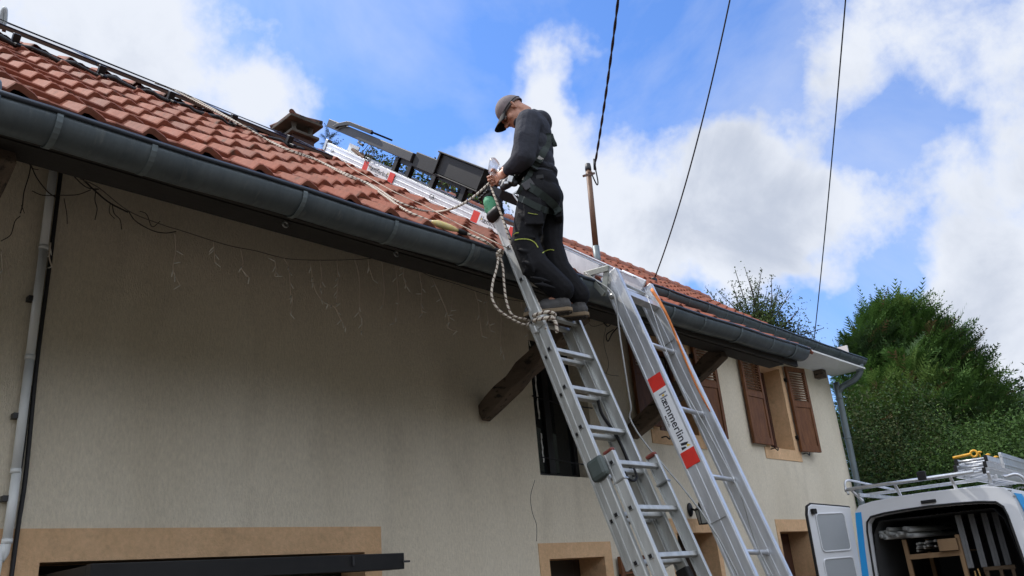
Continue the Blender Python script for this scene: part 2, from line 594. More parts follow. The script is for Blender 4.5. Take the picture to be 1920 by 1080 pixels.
b = MB(); b.box((-1.6, 3.555, 3.60), (8.40, 3.585, 3.78)); b.build('fascia_board', 'darkwood', house)
# black bent cap boards at the right end of the low eave
b = MB(); b.prism([A(8.37, 3.60, 3.64), A(8.37, 4.55, 4.22), A(8.37, 4.55, 4.34), A(8.37, 3.60, 3.76)], (.03, 0, 0)); b.build('verge_board', 'darkwood', house)


# struts carrying the purlin
def strut(x, zf=3.06, carve=False):
    m = MB()
    p = A(x, 5.0, zf); q = A(x, 3.80, 3.66)
    d = nrm(q - p); up = np.cross(A(1, 0, 0), d); w, h = .125, .16
    k = 9
    rings = []
    for i in range(k + 1):
        c = p + (q - p) * i / k
        j = rng.normal(0, .008, 4)
        sc = .86 if i == 0 else 1
        rings.append([c + A(1, 0, 0) * (-w / 2 * sc + j[0]) - up * (h / 2 * sc + j[1]), c + A(1, 0, 0) * (w / 2 * sc + j[2]) - up * (h / 2 * sc),
                      c + A(1, 0, 0) * (w / 2 * sc) + up * (h / 2 * sc + j[3]), c + A(1, 0, 0) * (-w / 2 * sc + j[1]) + up * (h / 2 * sc)])
    v = [pt for r in rings for pt in r]
    f = [(i * 4 + j, i * 4 + (j + 1) % 4, (i + 1) * 4 + (j + 1) % 4, (i + 1) * 4 + j) for i in range(k) for j in range(4)]
    f += [(3, 2, 1, 0), (k * 4, k * 4 + 1, k * 4 + 2, k * 4 + 3)]
    m.add(v, f)
    m.build('strut', 'oldwood', house, bevel=.012)


strut(5.04); strut(7.24); strut(.885)


# gutters
def gutter(pa, pb, r, name='gutter', closed_r=True):
    pa = A(*pa); pb = A(*pb)
    m = MB()
    sec = []
    n = 14
    for k in range(n + 1):
        a = math.pi + math.pi * k / n
        sec.append((math.cos(a) * r, math.sin(a) * r))
    inn = [(y * (r - .004) / r, z * (r - .004) / r) for y, z in sec][::-1]
    loop = sec + inn
    ns = 24
    v = []
    for i in range(ns + 1):
        c = pa + (pb - pa) * i / ns
        sag = .004 * math.sin(i * 1.7)
        v += [c + A(0, y, z + sag) for y, z in loop]
    L_ = len(loop)
    f = [(i * L_ + j, i * L_ + (j + 1) % L_, (i + 1) * L_ + (j + 1) % L_, (i + 1) * L_ + j) for i in range(ns) for j in range(L_)]
    m.add(v, f, 0, True)
    for i in (0, ns):
        o = [v[i * L_ + j] for j in range(n + 1)]
        m.add(o, [tuple(range(n + 1))], 0); m.add(o, [tuple(range(n + 1))[::-1]], 0)
    g_ = m.build(name, 'zinc', house)
    lip = MB()
    lip.tube([pa + (pb - pa) * i / ns + A(0, -r - .003, .004 + .004 * math.sin(i * 1.7)) for i in range(ns + 1)], .0125, 8)
    lip.build('gutter_lip', 'zinc_lip', g_)
    return g_


def ring(g_, pa, pb, x, r, w=.026):
    t = (x - pa[0]) / (pb[0] - pa[0])
    c = A(*pa) + (A(*pb) - A(*pa)) * t
    m = MB(); n = 14
    v = []
    for xx in (-w / 2, w / 2):
        for rr in (r + .0005, r + .006):
            for k in range(n + 1):
                a = math.pi * .97 + math.pi * 1.03 * k / n
                v.append(c + A(xx, math.cos(a) * rr, math.sin(a) * rr))
    q = n + 1
    f = []
    for k in range(n):
        f += [(q + k, q + k + 1, 3 * q + k + 1, 3 * q + k), (k, k + 1, q + k + 1, q + k), (2 * q + k, 3 * q + k, 3 * q + k + 1, 2 * q + k + 1)]
    m.add(v, f, 0)
    m.add([v[0], v[q], v[3 * q], v[2 * q]], [(0, 1, 2, 3)])
    m.build('gutter_bracket', 'zinc_pale', g_)


G1 = ((.62, 3.508, 3.682), (8.42, 3.508, 3.757), .107)
g1 = gutter(*G1)
for x in (.99, 1.40, 2.21, 2.83, 3.45, 4.10, 4.55, 5.2, 5.8, 6.30, 6.95, 7.6, 8.1): ring(g1, G1[0], G1[1], x, .107)
G2 = ((XB + .02, 4.522, 4.552), (13.10, 4.522, 4.562), .092)
g2 = gutter(*G2)
x = 7.5
while x < 13.1: ring(g2, G2[0], G2[1], x, .092, .022); x += .42
# left outlet sleeve and downpipe
m = MB()
m.tube([A(.55, 3.508, 3.683), A(.76, 3.508, 3.683)], .116, 20)
m.tube([A(.66, 3.50, 3.66), A(.66, 3.50, 3.50), A(.66, 3.50, 3.36)], [.085, .07, .055], 14)
m.tube([A(.66, 3.50, 3.40), A(.66, 3.50, 0)], .05, 14)
m.build('downpipe', 'zinc_pale', house)
# right downpipe with swan neck
m = MB()
pp = bez([A(12.98, 4.53, 4.50), A(12.98, 4.53, 4.38), A(12.97, 4.64, 4.27), A(12.95, 4.84, 4.20), A(12.93, 4.92, 4.10), A(12.92, 4.92, 3.95), A(12.80, 4.92, 0)], 6)
m.tube(pp, .048, 14)
m.tube([A(12.98, 4.53, 4.50), A(12.98, 4.53, 4.38)], [.07, .055], 14)
for z in (4.02, 3.4, 2.2):
    x = 12.80 + .12 * z / 4
    m.tube([A(x, 4.92, z - .012), A(x, 4.92, z + .012)], .055, 14)
rp_ = m.build('downpipe', 'zinc_pale', house)
m = MB(); m.obox((12.90, 4.94, 3.45), np.eye(3), (.03, .09, .06)); m.build('pipe_clamp', 'blackmetal', rp_)
# white boxed eave beyond the end of the low eave
m = MB()
m.box((8.40, 4.47, 4.415), (13.06, 5.0, 4.44)); m.box((8.40, 4.62, 4.44), (13.06, 4.65, 4.60)); m.box((13.03, 4.66, 4.44), (13.06, 5.0, 4.85))
m.build('soffit', 'whitepaint', house)
m = MB(); m.box((12.32, 4.86, 4.29), (12.47, 4.998, 4.413)); m.build('beam_end', 'oldwood', house, bevel=.006)

# ------------------------------------------------------------------ facade
OPEN = dict(garage=(1.62, 3.75, 0, 1.955), door1=(5.74, 6.53, 0, 1.845), win1=(5.73, 6.56, 2.575, 3.95), win2=(7.80, 8.62, 3.14, 4.20),
            win3=(10.41, 11.12, 3.115, 4.28), door2=(7.83, 8.62, 0, 2.045), door3=(10.2, 11.10, 0, 2.04))
xs = sorted({-1.6, 12.86} | {v for o in OPEN.values() for v in o[:2]})
zs = sorted({0, 4.80} | {v for o in OPEN.values() for v in o[2:]})
w = MB()
for i in range(len(xs) - 1):
    for j in range(len(zs) - 1):
        cx = (xs[i] + xs[i + 1]) / 2; cz = (zs[j] + zs[j + 1]) / 2
        if any(o[0] < cx < o[1] and o[2] < cz < o[3] for o in OPEN.values()): continue
        w.quad(A(xs[i], 5, zs[j]), A(xs[i + 1], 5, zs[j]), A(xs[i + 1], 5, zs[j + 1]), A(xs[i], 5, zs[j + 1]))
# right gable, left gable, rear
w.add([A(12.86, 5, 0), A(12.86, 9.1, 0), A(12.86, 9.1, 4.8), A(12.86, 7, 6.3), A(12.86, 5, 4.8)], [(0, 1, 2, 3, 4)])
w.add([A(-1.6, 5, 0), A(-1.6, 9.1, 0), A(-1.6, 9.1, 4.8), A(-1.6, 7, 6.3), A(-1.6, 5, 4.8)], [(4, 3, 2, 1, 0)])
w.quad(A(12.86, 9.1, 0), A(-1.6, 9.1, 0), A(-1.6, 9.1, 4.8), A(12.86, 9.1, 4.8))
w.build('wall', 'render', house)


def reveal(o, dep, m, mat, bottom=True):
    x0, x1, z0, z1 = o
    m.quad(A(x0, 5, z0), A(x0, 5, z1), A(x0, 5 + dep, z1), A(x0, 5 + dep, z0), mat)
    m.quad(A(x1, 5 + dep, z0), A(x1, 5 + dep, z1), A(x1, 5, z1), A(x1, 5, z0), mat)
    m.quad(A(x0, 5, z1), A(x1, 5, z1), A(x1, 5 + dep, z1), A(x0, 5 + dep, z1), mat)
    if bottom: m.quad(A(x0, 5 + dep, z0), A(x1, 5 + dep, z0), A(x1, 5, z0), A(x0, 5, z0), mat)


def surround(o, wl, wr, wt, wb, dep=.28, mat='tan', name='window_surround'):
    x0, x1, z0, z1 = o
    m = MB(); t = 4.994
    if wt: m.box((x0 - wl, t, z1), (x1 + wr, 5.002, z1 + wt))
    if wl: m.box((x0 - wl, t, z0), (x0, 5.002, z1))
    if wr: m.box((x1, t, z0), (x1 + wr, 5.002, z1))
    if wb: m.box((x0 - wl - .06, t - .003, z0 - wb), (x1 + wr + .05, 5.002, z0))
    reveal(o, dep, m, 0)
    return m.build(name, mat, house)


surround(OPEN['garage'], .22, .15, .175, 0, name='garage_surround')
surround(OPEN['door1'], .13, .12, .135, 0, .34, name='door_surround')
surround(OPEN['door2'], .13, .09, .15, 0, .34, name='door_surround')
surround(OPEN['door3'], .07, .10, .15, 0, .34, name='door_surround')
m = MB(); reveal(OPEN['win1'], .22, m, 0); m.build('window_reveal', 'render', house)
surround(OPEN['win2'], .12, .12, .13, .15)
surround(OPEN['win3'], .13, .12, .05, .15)


def window(o, y, mullions=True, fm='framewood', curtain=False, bars=()):
    x0, x1, z0, z1 = o
    e = .002
    wn = MB(); f = .055
    for a, b in (((x0 + e, y, z0 + e), (x0 + f, y + .05, z1 - e)), ((x1 - f, y, z0 + e), (x1 - e, y + .05, z1 - e)),
                 ((x0 + f, y, z0 + e), (x1 - f, y + .05, z0 + f)), ((x0 + f, y, z1 - f), (x1 - f, y + .05, z1 - e))): wn.box(a, b)
    if mullions:
        c = (x0 + x1) / 2
        wn.box((c - .045, y - .008, z0 + f), (c + .045, y + .042, z1 - f))
    W_ = wn.build('window', fm, house, bevel=.004)
    p = MB(); p.quad(A(x0 + f, y + .03, z0 + f), A(x1 - f, y + .03, z0 + f), A(x1 - f, y + .03, z1 - f), A(x0 + f, y + .03, z1 - f))
    p.build('pane', 'glass_clear' if curtain else 'glass', W_)
    if curtain:
        c = MB(); n = 60
        v = []
        for i in range(n + 1):
            xx = x0 + f + (x1 - x0 - 2 * f) * i / n
            yy = y + .09 + .018 * math.sin(i * 1.3) + .006 * math.sin(i * 3.7)
            v += [A(xx, yy, z0 + .05), A(xx, yy, z1 - .06)]
        c.add(v, [(2 * i, 2 * i + 2, 2 * i + 3, 2 * i + 1) for i in range(n)], 0, True)
        c.build('curtain', 'curtain', W_)
        k = MB(); k.box((x0, y + .16, z0), (x1, y + .17, z1)); k.build('backing', 'void', W_)
    return W_


gm = pbr('glass_clear', (.9, .92, .92), rough=.02, trans=1.0, spec=.5)
W1 = window(OPEN['win1'], 5.20, True, 'black')
for x, z0, z1, wd in ((5.865, 3.10, 3.50, .028), (5.87, 2.66, 2.78, .02), (6.045, 3.16, 3.62, .026), (6.05, 2.74, 3.02, .022), (5.86, 3.0, 3.07, .016)):
    v = []; sb = MB()
    n = 14
    for i in range(n + 1):
        t = i / n
        ww = wd * (.45 + .55 * abs(math.sin(i * 1.9 + x * 9)))
        cx = x + .004 * math.sin(i * 1.1)
        v += [A(cx - ww / 2, 5.222, z0 + (z1 - z0) * t), A(cx + ww / 2, 5.222, z0 + (z1 - z0) * t)]
    sb.add(v, [(2 * i, 2 * i + 1, 2 * i + 3, 2 * i + 2) for i in range(n)])
    sb.build('glass_reflection', 'whitepaint', W1)  # pale reflections in the dark pane, painted as white strips
for q in ([A(5.70, 4.985, 3.30), A(6.1, 4.98, 3.26), A(6.6, 4.985, 3.27)], [A(5.74, 4.985, 2.735), A(6.2, 4.98, 2.70), A(6.62, 4.985, 2.69)]):
    sb = MB(); sb.tube(q, .006, 6); sb.build('window_bar', 'blackmetal', W1)
window(OPEN['win2'], 5.22, True, 'framewood', True)
window(OPEN['win3'], 5.24, True, 'framewood', True)


def door(o, y, mat='framewood'):
    x0, x1, z0, z1 = o
    d = MB(); d.box((x0 + .002, y, z0 + .01), (x1 - .002, y + .05, z1 - .002))
    for a in (0, 1):
        zz = .15 + a * .95
        d.box((x0 + .12, y - .012, zz), (x1 - .12, y, zz + .8))
    D = d.build('door', mat, house, bevel=.006)
    h = MB(); h.tube([A(x0 + .09, y - .002, 1.02), A(x0 + .09, y - .06, 1.02), A(x0 + .2, y - .06, 1.02)], .01, 8); h.build('handle', 'steel', D)


pbr('doordark', (.03, .02, .016), (.02, .014, .012), 8, .5)
door(OPEN['door1'], 5.30, 'doordark'); door(OPEN['door2'], 5.32, 'doordark'); door(OPEN['door3'], 5.32)


def shutter(x0, x1, z0, z1, ang=0, hinge='l'):
    """flat louvred shutter standing against the wall, turned ang degrees out about its hinge side"""
    m = MB(); t = .04; y = 4.935; st = .055
    zm = z0 + (z1 - z0) * .55
    m.box((x0, y, z0), (x0 + st, y + t, z1)); m.box((x1 - st, y, z0), (x1, y + t, z1))
    for za, zb in ((z0, z0 + .09), (zm - .04, zm + .04), (z1 - .07, z1)): m.box((x0 + st, y + .002, za), (x1 - st, y + t - .002, zb))
    m.box((x0 + st, y + .012, z0 + .09), (x1 - st, y + .03, zm - .04))
    zz = zm + .055
    while zz < z1 - .08:
        m.obox(((x0 + x1) / 2, y + .02, zz), (A(1, 0, 0), nrm((0, 1, .9)), nrm((0, -.9, 1))), (x1 - x0 - 2 * st, .042, .009)); zz += .036
    hx = x0 if hinge == 'l' else x1
    if ang:
        c, s_ = math.cos(R_(ang)), math.sin(R_(ang))
        q = []
        for p in m.v:
            dx, dy = p[0] - hx, p[1] - (y + t)
            q.append((hx + dx * c - dy * s_, y + t + dx * s_ + dy * c, p[2]))
        m.v = q
    sh = m.build('shutter', 'shutter', house, bevel=.004)
    for z in (z0 + .2, z1 - .2):
        h = MB(); h.box((hx - .03, 4.972, z - .022), (hx + .03, 4.993, z + .022)); h.tube([A(hx, 4.965, z - .04), A(hx, 4.965, z + .04)], .011, 8)
        h.build('hinge', 'blackmetal', sh)
    return sh


shutter(9.87, 10.39, 3.13, 4.335, 0, 'r'); shutter(11.23, 11.70, 3.10, 4.33, -9, 'l')
shutter(7.36, 7.78, 3.17, 4.25, 0, 'r'); shutter(8.70, 9.13, 3.12, 4.32, -6, 'l')
shutter(6.70, 7.12, .9, 1.835, 0, 'l')
for x, z in ((10.38, 3.09), (11.33, 3.08), (7.80, 3.06)):
    m = MB(); m.tube(bez([A(x, 4.99, z), A(x, 4.93, z), A(x + .03, 4.91, z - .03), A(x + .05, 4.91, z + .01)], 4), .008, 6)
    m.build('shutter_catch', 'blackmetal', house)

# open up-and-over garage door
gd = MB()
gd.box((1.66, 4.46, 1.845), (3.60, 5.23, 1.895))
gd.box((1.66, 4.40, 1.80), (3.62, 4.46, 1.90))
gd.box((1.70, 4.47, 1.80), (3.58, 4.50, 1.845))
gdo = gd.build('garage_door', 'black', house, bevel=.004)
m = MB()
m.box((3.20, 4.385, 1.835), (3.215, 4.40, 1.89)); m.box((3.60, 4.39, 1.84), (3.66, 4.42, 1.852))
m.build('door_rail', 'darkgrey', gdo)
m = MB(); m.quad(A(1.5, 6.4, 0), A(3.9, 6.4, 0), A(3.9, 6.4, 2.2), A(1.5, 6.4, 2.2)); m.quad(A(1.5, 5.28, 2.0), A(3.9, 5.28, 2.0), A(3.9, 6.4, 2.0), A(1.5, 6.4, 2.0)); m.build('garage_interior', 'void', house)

# thin conduit pipe on the left of the facade, with a black cable beside it
m = MB()
for za, zb in ((4.40, 3.72), (3.72, 3.05), (3.05, 2.42), (2.42, 2.06)):
    m.tube([A(1.445 - .004 * (za > 3), 4.955, za), A(1.44, 4.955, zb)], .024, 12)
    m.tube([A(1.44, 4.955, zb - .01), A(1.44, 4.955, zb + .015)], .027, 12)
m.tube(bez([A(1.44, 4.955, 2.07), A(1.43, 4.955, 1.98), A(1.405, 4.955, 1.9), A(1.40, 4.955, 0.1)], 4), .024, 12)
cp = m.build('conduit', 'pipe_grey', house)
for z in (3.4, 2.72, 2.28):
    m = MB(); m.obox((1.41, 4.975, z), np.eye(3), (.03, .05, .03)); m.build('pipe_clamp', 'darkgrey', cp)
m = MB(); m.tube(bez([A(1.49, 4.975, 4.4), A(1.492, 4.985, 3.6), A(1.488, 4.985, 3.0), A(1.50, 4.985, 2.4), A(1.49, 4.985, 1.9), A(1.49, 4.985, .2)], 5), .012, 8)
m.tube(bez([A(1.47, 4.985, 2.9), A(1.475, 4.985, 2.5), A(1.465, 4.985, 2.2)], 5), .006, 6)
m.build('cable', 'cable', house)

for px in ((535, 421), (743, 476)):
    m = MB(); c = onY(px, 3.69); m.tube([c + A(math.cos(a) * .016, 0, math.sin(a) * .016) for a in np.linspace(0, 2 * math.pi, 14)[:-1]], .005, 6, closed=True); m.build('eyelet', 'steel', house)
# hairline cracks in the render
for pts in (((1003, 900), (995, 930), (998, 960), (1006, 985), (1006, 1015)), ((1140, 598), (1132, 640), (1141, 680), (1137, 700)), ((1120, 690), (1140, 702), (1160, 705)), ((1100, 600), (1112, 612), (1140, 604))):
    m = MB(); m.tube(bez([onY(p, 4.999) for p in pts], 5), .0022, 5)
    m.build('wall_crack', 'void', house)

# chimney behind the ridge
def chs(mb):
    mb.v = [tuple(A(4.93, 7.8, 7.29) + (A(*p) - A(4.94, 7.8, 7.5)) * .68) for p in mb.v]
    return mb


m = MB()
cx0, cx1, cy0, cy1 = 4.72, 5.16, 7.55, 8.05
m.box((cx0, cy0, 6.0), (cx1, cy1, 7.12))
ch = chs(m).build('chimney', 'brick', roof_o)
m = MB()
m.prism([A(cx0 - .07, cy0 - .07, 7.12), A(cx1 + .07, cy0 - .07, 7.12), A(cx1 + .07, cy1 + .07, 7.12), A(cx0 - .07, cy1 + .07, 7.12)], (0, 0, .06))
m.prism([A(cx0 - .02, cy0 - .02, 7.18), A(cx1 + .02, cy0 - .02, 7.18), A(cx1 + .02, cy1 + .02, 7.18), A(cx0 - .02, cy1 + .02, 7.18)], (0, 0, .03))
for px_, py_ in ((cx0 + .05, cy0 + .05), (cx1 - .05, cy0 + .05), (cx0 + .05, cy1 - .05), (cx1 - .05, cy1 - .05)):
    m.lathe((px_, py_, 7.20), (0, 0, 1), [(.06, 0), (.055, .03), (.038, .07), (.042, .11), (.052, .15), (.06, .19)], 10)
m.prism([A(cx0 - .12, cy0 - .12, 7.385), A(cx1 + .12, cy0 - .12, 7.385), A(cx1 + .12, cy1 + .12, 7.385), A(cx0 - .12, cy1 + .12, 7.385)], (0, 0, .05))
c = A((cx0 + cx1) / 2, (cy0 + cy1) / 2, 7.60)
q = [A(cx0 - .10, cy0 - .10, 7.436), A(cx1 + .10, cy0 - .10, 7.436), A(cx1 + .10, cy1 + .10, 7.436), A(cx0 - .10, cy1 + .10, 7.436)]
m.add(q + [c], [(0, 1, 4), (1, 2, 4), (2, 3, 4), (3, 0, 4)])
chs(m).build('chimney_cap', 'concrete', ch, bevel=.008)
m = MB()
for e0, e1 in ((q[0], q[1]), (q[0], q[3]), (q[1], q[2])):
    n = 3
    for k in range(n):
        a = e0 + (e1 - e0) * (k + .02) / n; b = e0 + (e1 - e0) * (k + .98) / n
        m.add([a + A(0, 0, .012), b + A(0, 0, .012), b + (c - b) * .9 + A(0, 0, .02), a + (c - a) * .9 + A(0, 0, .02),
               a + A(0, 0, .045), b + A(0, 0, .045), b + (c - b) * .9 + A(0, 0, .05), a + (c - a) * .9 + A(0, 0, .05)],
              [(3, 2, 1, 0), (4, 5, 6, 7), (0, 1, 5, 4), (1, 2, 6, 5), (2, 3, 7, 6), (3, 0, 4, 7)])
for e in q: m.tube([e + A(0, 0, .045), c + A(0, 0, .06)], .045, 8)
chs(m).build('cap_tiles', 'tile_cap', ch)

# rising ground added to block low sky light (closes the horizon on every side)
g = MB(); v = []; f = []; n = 96
for i in range(n):
    a = 2 * math.pi * i / n
    behind = .5 - .5 * math.sin(a)
    h = (3 + 26 * behind ** 1.5) * (1 + .25 * math.sin(5 * a) + .12 * math.sin(11 * a + 1))
    for r, z in ((46, -.3), (60, h * .75), (80, h), (400, h * .8)): v.append((math.cos(a) * r + 4, math.sin(a) * r, z))
for i in range(n):
    j = (i + 1) % n
    for k in range(3): f.append((i * 4 + k, j * 4 + k, j * 4 + k + 1, i * 4 + k + 1))
g.add(v, [q[::-1] for q in f], 0, True)
tag(g.build('sky_block_hills', 'sky_block_hill', base=(0, 0, 0)), 'dark slopes added round the yard to block low sky light', 'sky_block_hills', kind='structure')

# ------------------------------------------------------------------ solar panels on the upper roof
pbr('pvcell', (.008, .012, .035), (.012, .018, .05), 2, .06, 0, spec=.7)
pbr('pvframe', (.02, .022, .04), rough=.3, metal=.3)
pbr('pvback_tile_reflect', (.11, .08, .065), rough=.6)


def pvpt(x, s, h):      # the row of panels lies a little skew on the roof
    return rp(x, s + 3.42 - .03 * x, h + .155 - .024 * x)


PANELS = 6
labels = ['black framed solar panel at the left end of the row below the ridge', 'black framed solar panel second from the left end of the ridge row',
          'black framed solar panel in the ridge row, above the dangling ropes', 'black framed solar panel in the ridge row, right of the ropes',
          'black framed solar panel in the ridge row, in front of the chimney', 'black framed solar panel at the right end of the row, near the lift head']
x = -2.55
for i in range(PANELS):
    wd = 1.13
    p = thing('solar_panel', labels[i], 'solar panel', pvpt(x + wd / 2, 0, 0), 'solar panels along the ridge')
    x0, x1 = x + .006, x + wd - .006
    f = MB()
    for a, b in (((x0, 0), (x1, .03)), ((x0, .72), (x1, .75)), ((x0, .03), (x0 + .03, .72)), ((x1 - .03, .03), (x1, .72))):
        vs = [pvpt(q[0], q[1], h) for h in (0, .036) for q in ((a[0], a[1]), (b[0], a[1]), (b[0], b[1]), (a[0], b[1]))]
        f.add(vs, [(3, 2, 1, 0), (4, 5, 6, 7), (0, 1, 5, 4), (1, 2, 6, 5), (2, 3, 7, 6), (3, 0, 4, 7)])
    # lower face of the frame, tile reflection put into its brown colour
    f.quad(pvpt(x0, -.0015, .0), pvpt(x1, -.0015, .0), pvpt(x1, -.0015, .024), pvpt(x0, -.0015, .024), 1)
    f.build('frame', ['pvframe', 'pvback_tile_reflect'], p)
    c = MB(); c.quad(pvpt(x0 + .03, .03, .033), pvpt(x1 - .03, .03, .033), pvpt(x1 - .03, .72, .033), pvpt(x0 + .03, .72, .033)); c.build('glass', 'pvcell', p)
    c = MB(); c.quad(pvpt(x0 + .03, .72, .004), pvpt(x1 - .03, .72, .004), pvpt(x1 - .03, .03, .004), pvpt(x0 + .03, .03, .004)); c.build('backsheet', 'pvback_tile_reflect', p)
    x += wd
# mounting rail below the panels, with its hooks
mrl = thing('mounting_rail', 'black wavy mounting rail with roof hooks below the row of solar panels', 'rail', rp(1.5, 3.2, .05))
m = MB()
pts = []
x = -1.6
k = 0
while x < 3.75:
    pts.append(rp(x, 3.42 - .03 * x - .30, .080 - .006 * x + .012 * math.sin(x / TW * 2 * math.pi) + .005 * math.sin(k * 2.1))); x += .05; k += 1
m.tube(pts, [.010 + .008 * abs(math.sin(i * .41)) for i in range(len(pts))], 8)
m.build('rail', 'cable', mrl)
for x in (.75, 1.35, 1.95, 2.5, 3.05, 3.6, -.2):
    m = MB(); m.obox(rp(x, 3.42 - .03 * x - .27, .10), (UX, ES, NR), (.05, .05, .08)); m.obox(rp(x, 3.42 - .03 * x - .36, .07), (UX, ES, NR), (.035, .10, .02)); m.build('roof_hook', 'blackmetal', mrl, bevel=.004)
# lifeline cable over the panels and white flue pipe at the far left
m = MB(); m.tube(bez([pvpt(-1, .02, .10), pvpt(1.2, .02, .062), pvpt(2.0, .02, .06), pvpt(3.6, .02, .05)], 6), .004, 6)
tag(m.build('cable', 'cable'), 'thin dark cable stretched along the top of the solar panels', 'cable')
m = MB()
fp = [far(p, 8.2) for p in ((2, 55), (2, 38), (4, 22), (9, 15), (11, 22), (10, 38), (7, 60))]
m.tube(bez(fp, 5), .015, 12)
tag(m.build('vent_pipe', 'pipe_grey'), 'bent white pipe rising above the roof at the left edge', 'pipe')

# ------------------------------------------------------------------ the furniture lift on the roof and its legs
LX0, LX1 = 4.74, 5.22       # outer faces of the two rails
K0 = onX((1140, 506), LX0)
sK, hK = rsh(K0)
lift = thing('roof_lift', 'aluminium inclined roof lift with legs in the yard and upper rails on the tiles', 'lift', (4.7, 2.07, 0))


def rail3(mb, p, q, xout, xin, up, wid, t=.006):
    """C section: outer web at xout, flanges towards xin; up = direction across the web"""
    p = np.array(p, float); q = np.array(q, float); d = nrm(q - p); up = nrm(np.array(up) - d * (np.array(up) @ d))
    xa = nrm(np.cross(d, up))
    if xa[0] < 0: xa = -xa
    sg = 1 if xin > xout else -1
    c = (p + q) / 2; Ln = np.linalg.norm(q - p); fl = abs(xin - xout)
    mb.obox(c + xa * sg * t / 2, (d, xa, up), (Ln, t, wid))
    for e in (-1, 1):
        mb.obox(c + up * e * (wid / 2 - .004) + xa * sg * fl / 2, (d, xa, up), (Ln, fl, .008))
        mb.obox(c + up * e * (wid / 2 - .016) - xa * sg * .0025, (d, xa, up), (Ln, .005, .022))   # rolled edge on the outside
    mb.obox(c + up * 0 - xa * sg * .0015, (d, xa, up), (Ln, .003, .012))


sTop = rsh(onX((614, 268), LX0))[0]
HB, HT = .035, .165
for xo, xi in ((LX0, LX0 + .04), (LX1, LX1 - .04)):
    m = MB(); rail3(m, rp(xo, sK + .10, (HB + HT) / 2), rp(xo, sTop, (HB + HT) / 2), xo, xi, NR, HT - HB)
    rl = m.build('roof_rail', 'alu', lift, bevel=.002)
    m = MB(); m.obox(rp(xo + (xi - xo) * .5, sTop + .02, (HB + HT) / 2 + .01), (UX, ES, NR), (.06, .05, HT - HB + .03)); m.build('end_cap', 'steel', rl, bevel=.004)
    m = MB(); m.obox(rp(xo - .006 * np.sign(xi - xo), sK + .40, (HB + HT) / 2 + .002), (UX, ES, NR), (.004, .62, .115)); sp_ = m.build('splice_plate', 'alu', rl)
    for kk in (.14, .66): m = MB(); m.lathe(rp(xo - .012 * np.sign(xi - xo), sK + kk, .11), UX, [(.001, -.012), (.012, -.012), (.012, .01), (.001, .01)], 8); m.build('bolt', 'steel', lift)
for k in range(14):
    s_ = sK + .35 + k * .33
    if s_ > sTop: break
    m = MB(); m.tube([rp(LX0 + .01, s_, .06), rp(LX1 - .01, s_, .06)], .013, 10); m.build('rung', 'alu', lift)
m = MB(); m.obox(rp(LX0 + .02, rsh(onX((662, 312), LX0))[0], .012), (UX, ES, NR), (.10, .09, .055)); wb = m.build('wood_block', 'woodblock', base=rp(LX0 + .02, rsh(onX((662, 312), LX0))[0], -.02), bevel=.004)
tag(wb, 'small yellow wooden block wedged under the upper rail of the lift', 'wood block')

# legs
u_l = nrm(A(.9986, .039, -.034))
pp_ = nrm(np.cross((0, 0, 1), u_l)); zz_ = np.cross(u_l, pp_)
d_l = pp_ * math.cos(R_(71.99)) + zz_ * math.sin(R_(71.99))
n_l = np.cross(u_l, d_l)
if n_l[1] > 0: n_l = -n_l         # towards the yard
KL = A(4.7556, 3.3, 3.765)
LW = .515
foot_t = (KL[2]) / d_l[2]
WEB = .15
legs = []
for k, (off, xi) in enumerate(((0, .04), (LW - .04, .04))):
    p = KL + u_l * off
    m = MB(); sg = 1 if xi > 0 else -1
    c = p - d_l * foot_t / 2 - u_l * 0
    t = .006
    m.obox(c + u_l * sg * t / 2, (d_l, u_l, n_l), (foot_t, t, WEB))
    for e in (-1, 1):
        m.obox(c + n_l * e * (WEB / 2 - .004) + u_l * sg * .02, (d_l, u_l, n_l), (foot_t, .04, .008))
        m.obox(c + n_l * e * (WEB / 2 - .012) - u_l * sg * .003, (d_l, u_l, n_l), (foot_t, .006, .018))
        m.obox(c + n_l * e * (WEB / 2 - .012) + u_l * sg * (t + .003), (d_l, u_l, n_l), (foot_t, .006, .018))
    m.obox(c - u_l * sg * .0015, (d_l, u_l, n_l), (foot_t, .004, .03))
    lg = m.build('leg', 'alu', lift, bevel=.002)
    legs.append(lg)
    m = MB(); m.obox(p - d_l * (foot_t - .04) + u_l * sg * .02, (d_l, u_l, n_l), (.08, .07, WEB + .03)); m.build('rubber_foot', 'black', lg, bevel=.01)
    m = MB()       # joint between two sections, with bolts
    tj = .52 if k else 1.95
    m.obox(p - d_l * tj - u_l * sg * .005, (d_l, u_l, n_l), (.004, .006, WEB - .03))
    for bt in (.10, .36, tj - .05): m.lathe(p - d_l * bt + n_l * .0 + u_l * -.010, u_l, [(.001, -.01), (.011, -.01), (.011, .008), (.018, .008), (.018, .012), (.001, .012)], 8)
    m.build('bolt', 'steel', lg)
for q in ((1231, 649), (1286, 769), (1344, 895), (1409, 1035)):
    pass
for t in [.10, .60, 1.13, 1.64, 2.15, 2.66, 3.17, 3.68]:
    m = MB(); a = KL - d_l * t + u_l * .008; b = KL - d_l * t + u_l * (LW - .042)
    m.tube([a, b], .0165, 12)
    m.tube([b - u_l * .03, b], .021, 12)
    m.build('rung', 'alu', lift)

# knee: link plates, pulleys, cross channel
m = MB()


pbr('kneesteel', (.34, .36, .33), (.27, .29, .265), 14, .5, .4)


def link(mb, a, b, w, off):
    a = np.array(a); b = np.array(b); d = nrm(b - a); n = A(1, 0, 0) - d * d[0]; n = nrm(n); v = np.cross(n, d)
    mb.obox((a + b) / 2 + n * off, (d, n, v), (np.linalg.norm(b - a) + w, .008, w))
    return [(q + n * (off - .022), n) for q in (a, b)]


